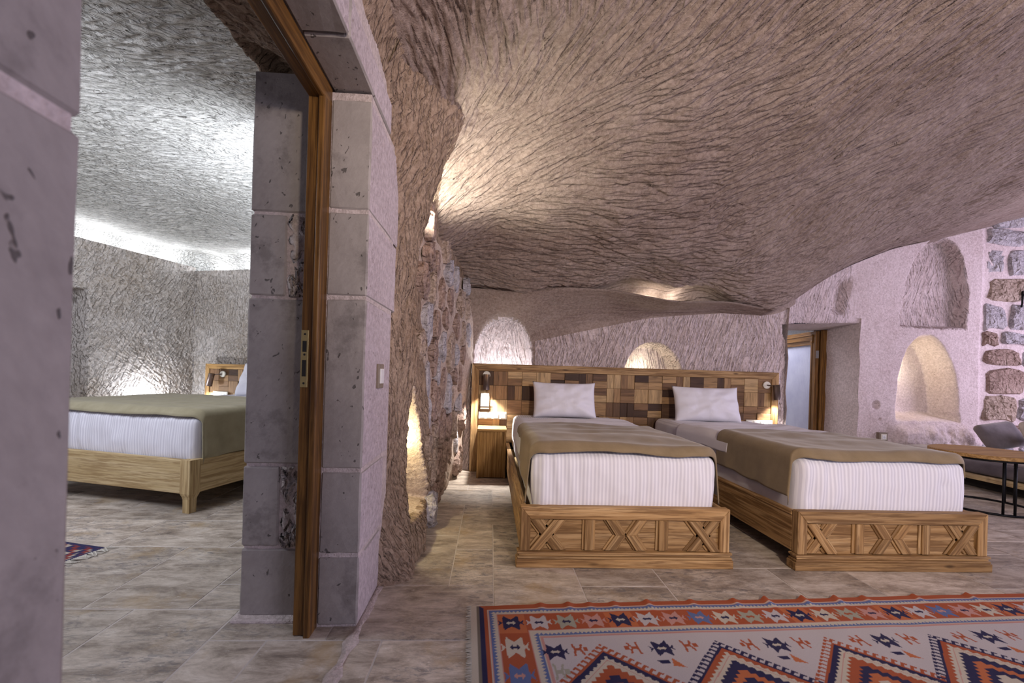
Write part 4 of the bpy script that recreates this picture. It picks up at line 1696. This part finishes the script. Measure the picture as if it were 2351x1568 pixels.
def cushion(loc, s, rot, mat, label, sd):
    me = rounded_box(s[0], s[1], s[2], s[2] * .48, 18, 18, 6, lambda P: P * (1 + np.stack([0 * P[:, 0], 0 * P[:, 0], 0 * P[:, 0]], -1)) + .01 * np.stack([fbm(P[:, 1], P[:, 2], 5, 2, sd)] * 3, -1))
    o = link('cushion', me, mat)
    o.location = loc
    o.rotation_euler = rot
    return tag(o, label, 'cushion', 'cushions on the sofa')
cushion((5.62, 4.56, .445), (.48, .30, .11), (1.0, -.12, .1), MAT['sofa'], 'dark grey cushion leaning at the far end of the sofa', 3)
cushion((5.72, 4.32, .45), (.34, .30, .11), (1.0, .45, .1), MAT['sofa_light'], 'beige cushion in front of the dark grey one on the sofa', 6)

# iron hook on the stone wall at the picture edge
hk = thing('iron_hook', 'small black iron hook high on the rubble stone wall', 'hook', (6.42, 4.97, 2.02))
tube('shank', (0, 0, .0), (0, 0, .16), .010, MAT['black'], hk, n=8)
tube('arm', (0, 0, .02), (-.05, -.03, -.04), .009, MAT['black'], hk, n=8)
tube('arm', (0, 0, .10), (.06, -.03, .17), .009, MAT['black'], hk, n=8)

# ================================================================== LEFT ROOM FURNITURE
BA = math.atan2(DH[1], -DH[0])     # bed turned clockwise
BR = -math.asin(.276)
CB = np.array([-1.94, 2.945])      # near right corner on the floor
LBW, LBL = 1.70, 2.0
lb = thing('double_bed', 'pale oak double bed frame seen through the stone doorway', 'bed', (CB[0], CB[1], .011), BR)
box('front_rail', (-LBW, -.075, 0, .04, .13, .352), MAT['paleX'], lb, .004)
box('side_rail', (-.04, 0, .075, LBL, .13, .352), MAT['paleY'], lb, .004)
box('side_rail', (-LBW, -LBW + .04, .06, LBL, .13, .352), MAT['paleY'], lb, .004)
box('slat_deck', (-LBW + .04, -.04, .04, LBL, .24, .29), MAT['paleY'], lb, .002)
for (lx, ly, sx, sy) in ((0, 0, -1, 1), (-LBW, 0, 1, 1)):
    bm = bmesh.new()
    # square post that curves in below the rails
    prof = [(.352, .078), (.17, .078), (.13, .077), (.118, .070), (.105, .060), (.09, .054), (.0, .052)]
    rg = []
    for z, wdt in prof:
        ins = (.078 - wdt) * .5
        x0, x1 = lx + sx * ins, lx + sx * (ins + wdt)
        y0, y1 = ly + sy * ins, ly + sy * (ins + wdt)
        rg.append([bm.verts.new(p) for p in ((x0, y0, z), (x1, y0, z), (x1, y1, z), (x0, y1, z))])
    for a, b in zip(rg, rg[1:]):
        for k in range(4):
            bm.faces.new((a[k], a[(k + 1) % 4], b[(k + 1) % 4], b[k]))
    bm.faces.new(rg[0])
    bm.faces.new(rg[-1][::-1])
    link('corner_leg', bm_mesh(bm, 'corner_leg'), MAT['paleZ'], lb)
for lx in (-.08, -LBW + .02):
    box('rear_leg', (lx, lx + .06, LBL - .08, LBL - .02, 0, .14), MAT['paleZ'], lb, .003)
RZ = Matrix.Rotation(BR, 4, 'Z')


def lroom(x, y, z):
    v = RZ @ Vector((x, y, z))
    return (CB[0] + v.x, CB[1] + v.y, v.z)


def fn2(P):
    X, Y, Z = P[:, 0], P[:, 1], P[:, 2]
    front = sstep(-.9, -1.0, Y) * sstep(.02, .10, Z)
    P[:, 1] -= front * (.004 * np.sin(X * 70 + 5 * vnoise(X * 5, Z * 3, 3)) + .014 * fbm(X, Z, 6, 3, 5) + .015 * np.sin(Z / .36 * PI))
    P[:, 2] += sstep(.3, .36, Z) * .015 * fbm(X, Y, 3, 3, 9)
    return P


o = link('mattress', rounded_box(LBW - .05, LBL - .03, .375, .06, 120, 60, 26, fn2), MAT['linen'])
o.location = lroom(-LBW / 2, LBL / 2 + .04, .285)
o.rotation_euler = (0, 0, BR)
tag(o, 'wide white mattress on the double bed beyond the doorway', 'mattress')
bl_loc = lroom(-LBW / 2, .06, 0)
drape('blanket', bl_loc[0], bl_loc[1], LBW - .03, .05, .675, -.015, 1.15, .25, .27, MAT['blanket_g'],
      'olive blanket across the foot of the double bed', 'blanket', None, 390, .007, .014, front=wave_front(.83), rz=BR, lift=.012)
px_ = lroom(-1.08, LBL - .22, 0)
pillow(px_[0], px_[1], .83, .66, .40, .20, -.35, BR, 'white pillow on the double bed beyond the doorway', 12, 'pillow on the double bed')
# its headboard
hb2 = thing('headboard', 'honey wood mosaic headboard behind the double bed', 'headboard', (lroom(-2.14, LBL + .015, 0)[0], lroom(-2.14, LBL + .015, 0)[1], 0), BR)
mitre_bar('top_rail', [(0, 1.005), (2.6, 1.005), (2.6 - .06, .945), (.06, .945)], -.02, .05, MAT['honeyX'], hb2)
mitre_bar('side_stile', [(0, .012), (.06, .012), (.06, .945), (0, 1.005)], -.02, .05, MAT['honeyZ'], hb2)
mitre_bar('side_stile', [(2.54, .012), (2.6, .012), (2.6, 1.005), (2.54, .945)], -.02, .05, MAT['honeyZ'], hb2)
box('backing', (.05, 2.55, .03, .045, .012, .95), MAT['slot'], hb2, 0)
ms_o = len(bpy.data.objects)
mosaic(hb2, .06, 1.16, .52, .945, .138, .012, 9)
box('lower_panel', (.06, 2.54, .0, .03, .012, .52), MAT['honeyX'], hb2, 0)
box('side_panel', (1.16, 2.54, .0, .03, .52, .945), MAT['honeyX'], hb2, 0)
q = lroom(-2.14 + .27, LBL, 0)
wall_lamp(q[0], q[1] - .002, .885, -.085, -.25, 'bronze reading lamp on the headboard beyond the doorway', 14.0, 1.0, BR)
q = lroom(-2.14 + .24, LBL, 0)
socket_strip(q[0], q[1] - .004, .640, 'eee', 'white socket strip on the headboard beyond the doorway', BR, 3)

# small patterned rug in the left room
def small_rug():
    t = thing('small_rug', 'small navy and red patterned rug with cream fringe in the far room', 'rug', (-1.987, 2.395, .011), BR + .02)
    L, Wd, st = 1.4, .85, .007
    u = np.arange(-L, 0 + st / 2, st)
    v = np.arange(-Wd, 0 + st / 2, st)
    U, V = np.meshgrid(u, v)
    C = np.zeros(U.shape + (3,))
    C[:] = (.03, .03, .10)
    e = np.minimum(np.minimum(-U, U + L), np.minimum(-V, V + Wd))
    chk = (np.floor(U / .028) + np.floor(V / .028)).astype(int) % 3
    C[(e > .02) & (chk == 1)] = (.26, .04, .035)
    C[(e > .02) & (chk == 2) & (vnoise(U * 40, V * 40, 3) > .1)] = (.55, .46, .36)
    inner = e > .11
    C[inner] = (.50, .42, .33)
    C[inner & ((np.abs(((U + V) / .09) % 1 - .5) < .16) | (np.abs(((U - V) / .09) % 1 - .5) < .16))] = (.28, .05, .04)
    C[(e > .095) & (e < .115)] = (.55, .48, .38)
    me = np_mesh('pile', np.stack([U, V, .008 + .002 * fbm(U, V, 6, 2, 3)], -1).reshape(-1, 3), grid_faces(*U.shape))
    a = me.color_attributes.new('col', 'FLOAT_COLOR', 'POINT')
    a.data.foreach_set('color', np.concatenate([C.reshape(-1, 3), np.ones((C.size // 3, 1))], 1).astype(np.float32).ravel())
    o = link('pile', me, MAT['rug'], t)
    bm = bmesh.new()
    r = random.Random(4)
    for i in range(110):
        y = -Wd + Wd * i / 109
        a1 = r.uniform(-.03, .03)
        add_tube(bm, (0.0, y, .008), (.045 + r.uniform(-.01, .015), y + a1, .005), .0035, .002, 5, False)
    f = link('fringe', bm_mesh(bm, 'fringe', True), MAT['fringe'], t)
    f['kind'] = 'stuff'


def rugmat():
    t = NT('woven_wool')
    at = t.n('ShaderNodeVertexColor', layer_name='col')
    v = t.coord()
    n = t.noise(t.coord(scale=(220, 420, 1)), 1, 3, .7)
    n2 = t.noise(v, 7, 4)
    c = t.mix(t.math('MULTIPLY', n, .30), at.outputs[0], (.03, .025, .025))
    c = t.mix(t.math('MULTIPLY', n2, .06), c, (.55, .48, .45))
    return t.done(c, .95, t.bump(n, .5, .004), spec=.05)


MAT['rug'] = rugmat()
MAT['fringe'] = felt('cotton_fringe', (.55, .50, .42), (.70, .65, .56))
small_rug()


# ================================================================== THE LARGE KILIM
def in_poly(U, V, pts):
    pts = np.asarray(pts)
    ins = np.zeros(U.shape, bool)
    j = len(pts) - 1
    for i in range(len(pts)):
        xi, yi = pts[i]
        xj, yj = pts[j]
        if yi != yj:
            c = ((yi > V) != (yj > V)) & (U < (xj - xi) * (V - yi) / (yj - yi) + xi)
            ins ^= c
        j = i
    return ins


RED = (.42, .095, .035)
ORG = (.55, .16, .06)
NAVY = (.018, .018, .075)
CREAM = (.62, .55, .45)
LILAC = (.58, .53, .54)
PINK = (.58, .30, .26)
BLUE = (.12, .17, .36)
SAGE = (.40, .39, .31)
STAR = [[(-.36, -.85), (0, -.42), (.36, -.85), (.42, -.12), (.42, .12), (.36, .85), (0, .42), (-.36, .85), (-.42, .12), (-.42, -.12)],
        [(-.40, 0), (-.64, -.36), (-.56, 0), (-.64, .36)], [(.40, 0), (.64, -.36), (.56, 0), (.64, .36)]]
ARROW = [(-.24, 0), (-.09, -.22), (-.09, -.08), (.09, -.08), (.09, -.22), (.24, 0), (.09, .22), (.09, .08), (-.09, .08), (-.09, .22)]
FORK = [[(-.9, -1), (-.6, -1), (-.5, -.2), (.2, -.2), (.2, .2), (-.5, .2), (-.6, 1), (-.9, 1), (-.75, .2), (-.75, -.2)],
        [(.0, -.2), (.25, -.9), (.5, -.9), (.35, -.2)], [(.0, .2), (.25, .9), (.5, .9), (.35, .2)], [(.45, -.3), (1.0, -.3), (1.0, .3), (.45, .3)]]


def build_rug():
    t = thing('kilim_rug', 'large red and cream kilim rug with navy stars and diamonds', 'rug', (-.017, 1.836, .011), math.atan2(.129, 2.609))
    LU, LV = 3.6, 2.1
    u = nspace([(-.035, 2.95, .0036), (2.95, LU, .01)])
    v = nspace([(0, .82, .0036), (.82, LV, .012)])
    U, V = np.meshgrid(u, v)
    C = np.zeros(U.shape + (3,))
    C[:] = LILAC
    BW = .232
    E = np.minimum(np.minimum(U, V), LV - V)         # distance from the edge
    along = np.where(U <= np.minimum(V, LV - V), V, U)
    tri = np.abs((along / .0165) % 1 - .5) * 2       # zigzag
    side = U <= np.minimum(V, LV - V)
    C[E < BW] = CREAM
    C[E < .030] = RED
    C[side & (E < .016)] = NAVY
    C[(E >= .030) & (E < .034)] = CREAM
    C[(E >= .034) & (E < .038)] = PINK
    C[(E >= .038) & (E < .046 + .012 * tri)] = BLUE
    C[(E >= .062) & (E < .068)] = CREAM
    C[(E >= .066) & (E < .070)] = PINK
    C[(E >= .070) & (E < .182)] = RED
    C[(E >= .182) & (E < .186)] = PINK
    C[(E >= .200 + .012 * (1 - tri)) & (E < .218)] = BLUE
    C[(E >= .218) & (E < .222)] = CREAM
    C[(E >= .222) & (E < BW)] = PINK
    seq_t = [NAVY, LILAC, SAGE, PINK, NAVY, LILAC, PINK, BLUE, CREAM, SAGE, LILAC, NAVY, CREAM, SAGE, PINK, NAVY, LILAC, BLUE, PINK, CREAM, NAVY, LILAC, SAGE, PINK, BLUE, CREAM, NAVY, LILAC, PINK, SAGE, NAVY]
    seq_l = [NAVY, CREAM, BLUE, LILAC, PINK, NAVY, SAGE, CREAM, BLUE, LILAC, PINK, NAVY, SAGE]

    def star(cu, cv, sx, sy, col, mid, field=None, swap=False):
        m = (np.abs(U - cu) < max(sx, sy)) & (np.abs(V - cv) < max(sx, sy))
        i = np.where(m.any(1))[0]
        j = np.where(m.any(0))[0]
        if len(i) == 0 or len(j) == 0:
            return
        sl = (slice(i[0], i[-1] + 1), slice(j[0], j[-1] + 1))
        a, b = (U[sl] - cu) / sx, (V[sl] - cv) / sy
        sub = C[sl]
        for k in STAR:
            sub[in_poly(a, b, k)] = col
        sub[in_poly(a, b, ARROW)] = mid

    pitch = .1112
    for k in range(30):
        cu = .122 + k * pitch
        col = seq_t[k % len(seq_t)]
        mid = CREAM if col in (NAVY,) else (PINK if col == BLUE else (RED if col == SAGE and k % 2 else NAVY))
        if col == NAVY:
            m = (E >= .072) & (E < .180) & (np.abs(U - cu) < pitch * .52) & (V < .2)
            C[m] = ORG
        star(cu, .130, .082, .058, col, mid)
    for k in range(1, 14):
        col = seq_l[k % len(seq_l)]
        mid = CREAM if col == NAVY else (PINK if col == BLUE else NAVY)
        star(.122, .134 + k * .149, .082, .074, col, mid)
    # field medallions: hooked diamonds
    for m_ in range(8):
        cu = .433 + m_ * .445
        cv = .555
        D = np.abs(U - cu) * .98 + np.abs(V - cv) * 1.0
        R0 = .235
        hookc, band, inner = (RED, NAVY, CREAM) if m_ % 2 == 0 else (NAVY, RED, CREAM)
        fld = (E > BW)
        par = ((U - cu) - (V - cv)) * np.sign((U - cu) * (V - cv) + 1e-9)
        tt = ((U - cu) * np.sign(U - cu) - (V - cv) * np.sign(V - cv)) / .036
        fr_ = tt % 1
        up_ = fld & (np.abs(U - cu) < .33)
        C[up_ & (D < R0 + .040) & (D > R0) & (fr_ < .38)] = hookc
        C[up_ & (D < R0 + .040) & (D > R0 + .028) & (fr_ < .72)] = hookc
        C[up_ & (D < R0 + .006)] = hookc
        C[up_ & (D < R0 - .006)] = band
        zz = np.abs(fr_ - .5) * 2
        C[up_ & (D < R0 - .026 - .014 * zz)] = inner
        C[up_ & (np.abs(D - (R0 - .052)) < .002)] = PINK
        C[up_ & (D < R0 - .068 - .014 * (1 - zz))] = RED if m_ % 2 == 0 else NAVY
        core = RED if m_ % 2 else NAVY
        stp = np.floor(np.abs(U - cu) / .018) * .018 + np.floor(np.abs(V - cv) / .018) * .018
        C[up_ & (stp < .105) & (D < .14)] = core if m_ % 2 == 0 else ORG
        C[up_ & (stp < .060)] = ORG if m_ % 2 == 0 else NAVY
        C[up_ & (stp < .028)] = CREAM
    # field motifs along the top between the diamonds
    def poly(cu, cv, sx, sy, polys, col):
        for k in polys:
            C[in_poly((U - cu) / sx, (V - cv) / sy, k)] = col
    for m_ in range(-1, 8):
        c = .433 + m_ * .445 + .2225
        if m_ == -1:
            c = .262
        star(c, .316, .075, .052, NAVY, CREAM)
        if m_ >= 0:
            poly(c - .108, .308, -.030, .034, FORK, RED)
        poly(c + (.108 if m_ >= 0 else .09), .308, .030, .034, FORK, RED)
        if m_ >= 0:
            poly(c + .01, .395, .035, .030, [[(.0, -.9), (.9, .9), (-.3, .5)]], ORG)
            poly(c - .02, .39, .03, .03, [[(-.9, -.3), (.5, -.3), (.5, .3), (-.5, .3)]], NAVY)
        else:
            poly(c + .0, .42, .028, .04, FORK, SAGE)
    C[U < 0] = (.20, .17, .13)
    C[(U < -.012)] = CREAM
    Z = .006 + .0035 * fbm(U, V, 5, 3, 7)
    edge = np.exp(-(V / .05) ** 2)
    ripple = sum(np.exp(-((U - c_) / .016) ** 2) * a_ for c_, a_ in ((.26, .006), (.38, .008), (.47, .005), (.58, .006), (.73, .010), (.93, .007), (1.13, .009), (1.28, .016), (1.46, .015), (1.62, .013), (1.76, .008), (2.02, .009), (2.3, .010)))
    Z = Z + edge * ripple
    Vv = V - edge * ripple * .35 + .004 * fbm(U, V * 0, 2.2, 2, 13)
    P = np.stack([U, -Vv, Z], -1)
    me = np_mesh('pile', P.reshape(-1, 3), grid_faces(*U.shape, flip=True))
    a = me.color_attributes.new('col', 'FLOAT_COLOR', 'POINT')
    a.data.foreach_set('color', np.concatenate([C.reshape(-1, 3), np.ones((C.size // 3, 1))], 1).astype(np.float32).ravel())
    link('pile', me, MAT['rug'], t)
    bm = bmesh.new()
    r = random.Random(14)
    for i in range(420):
        y = -LV * i / 419
        add_tube(bm, (-.034, y, .006), (-.048 - r.uniform(0, .008), y + r.uniform(-.006, .006), .004), .002, .0012, 4, False)
    f = link('fringe', bm_mesh(bm, 'fringe', True), MAT['fringe'], t)
    f['kind'] = 'stuff'


build_rug()

# ================================================================== LAMPS HIDDEN IN THE ROCK
YEL = (1.0, .90, .55)
COOL = (.82, .88, 1.0)
light('niche_light', 'POINT', (.15, 4.52, 1.03), 5, (.86, .93, 1.0), .03)
light('niche_light', 'POINT', (1.60, 4.56, 1.10), 2.0, (1.0, .96, .70), .03)
light('niche_light', 'POINT', (4.98, 5.14, 1.22), 6.5, (1.0, .94, .60), .03)
light('niche_light', 'POINT', (-.50, 2.47, .60), 4.5, (1.0, .88, .50), .02)
light('recess_uplight', 'SPOT', (-.40, 2.68, 1.74), 48, (1.0, .97, .84), .03, target=(-.12, 2.75, 2.4), spot=2.0, blend=.7)
for lx in (1.30, 1.52, 1.76):
    light('ledge_light', 'POINT', (lx, 4.13, 1.735), 1.1, (1.0, .95, .84), .006)
# left room
for k in (.3, .8, 1.3, 1.8, 2.25):
    p = HB0 + DH * k + DN * .16
    light('cove_light', 'POINT', (p[0], p[1], 2.20), 3.0, COOL, .04)
for k in (.15, .55, .95, 1.35):
    p = CORNER - DN * k + DH * .18
    light('cove_light', 'POINT', (p[0], p[1], 2.24), 3.2, COOL, .04)
light('vault_uplight', 'SPOT', (-1.55, 3.4, 1.80), 105, COOL, .06, target=(-2.1, 3.8, 2.5), spot=2.6, blend=.8)
p = CORNER - DN * .62 - DH * .14
light('bedside_uplight', 'POINT', (p[0], p[1], .60), 14, COOL, .04)
light('left_room_lamp', 'AREA', (-2.9, 1.6, 2.3), 48, (.84, .88, 1.0), 1.2, 1.0, (-2.8, 3.4, .6))

S.cycles.max_bounces = 3
S.cycles.diffuse_bounces = 2
S.cycles.adaptive_threshold = 0.03
S.cycles.caustics_reflective = False
S.cycles.caustics_refractive = False
S.cycles.sample_clamp_indirect = 6.0
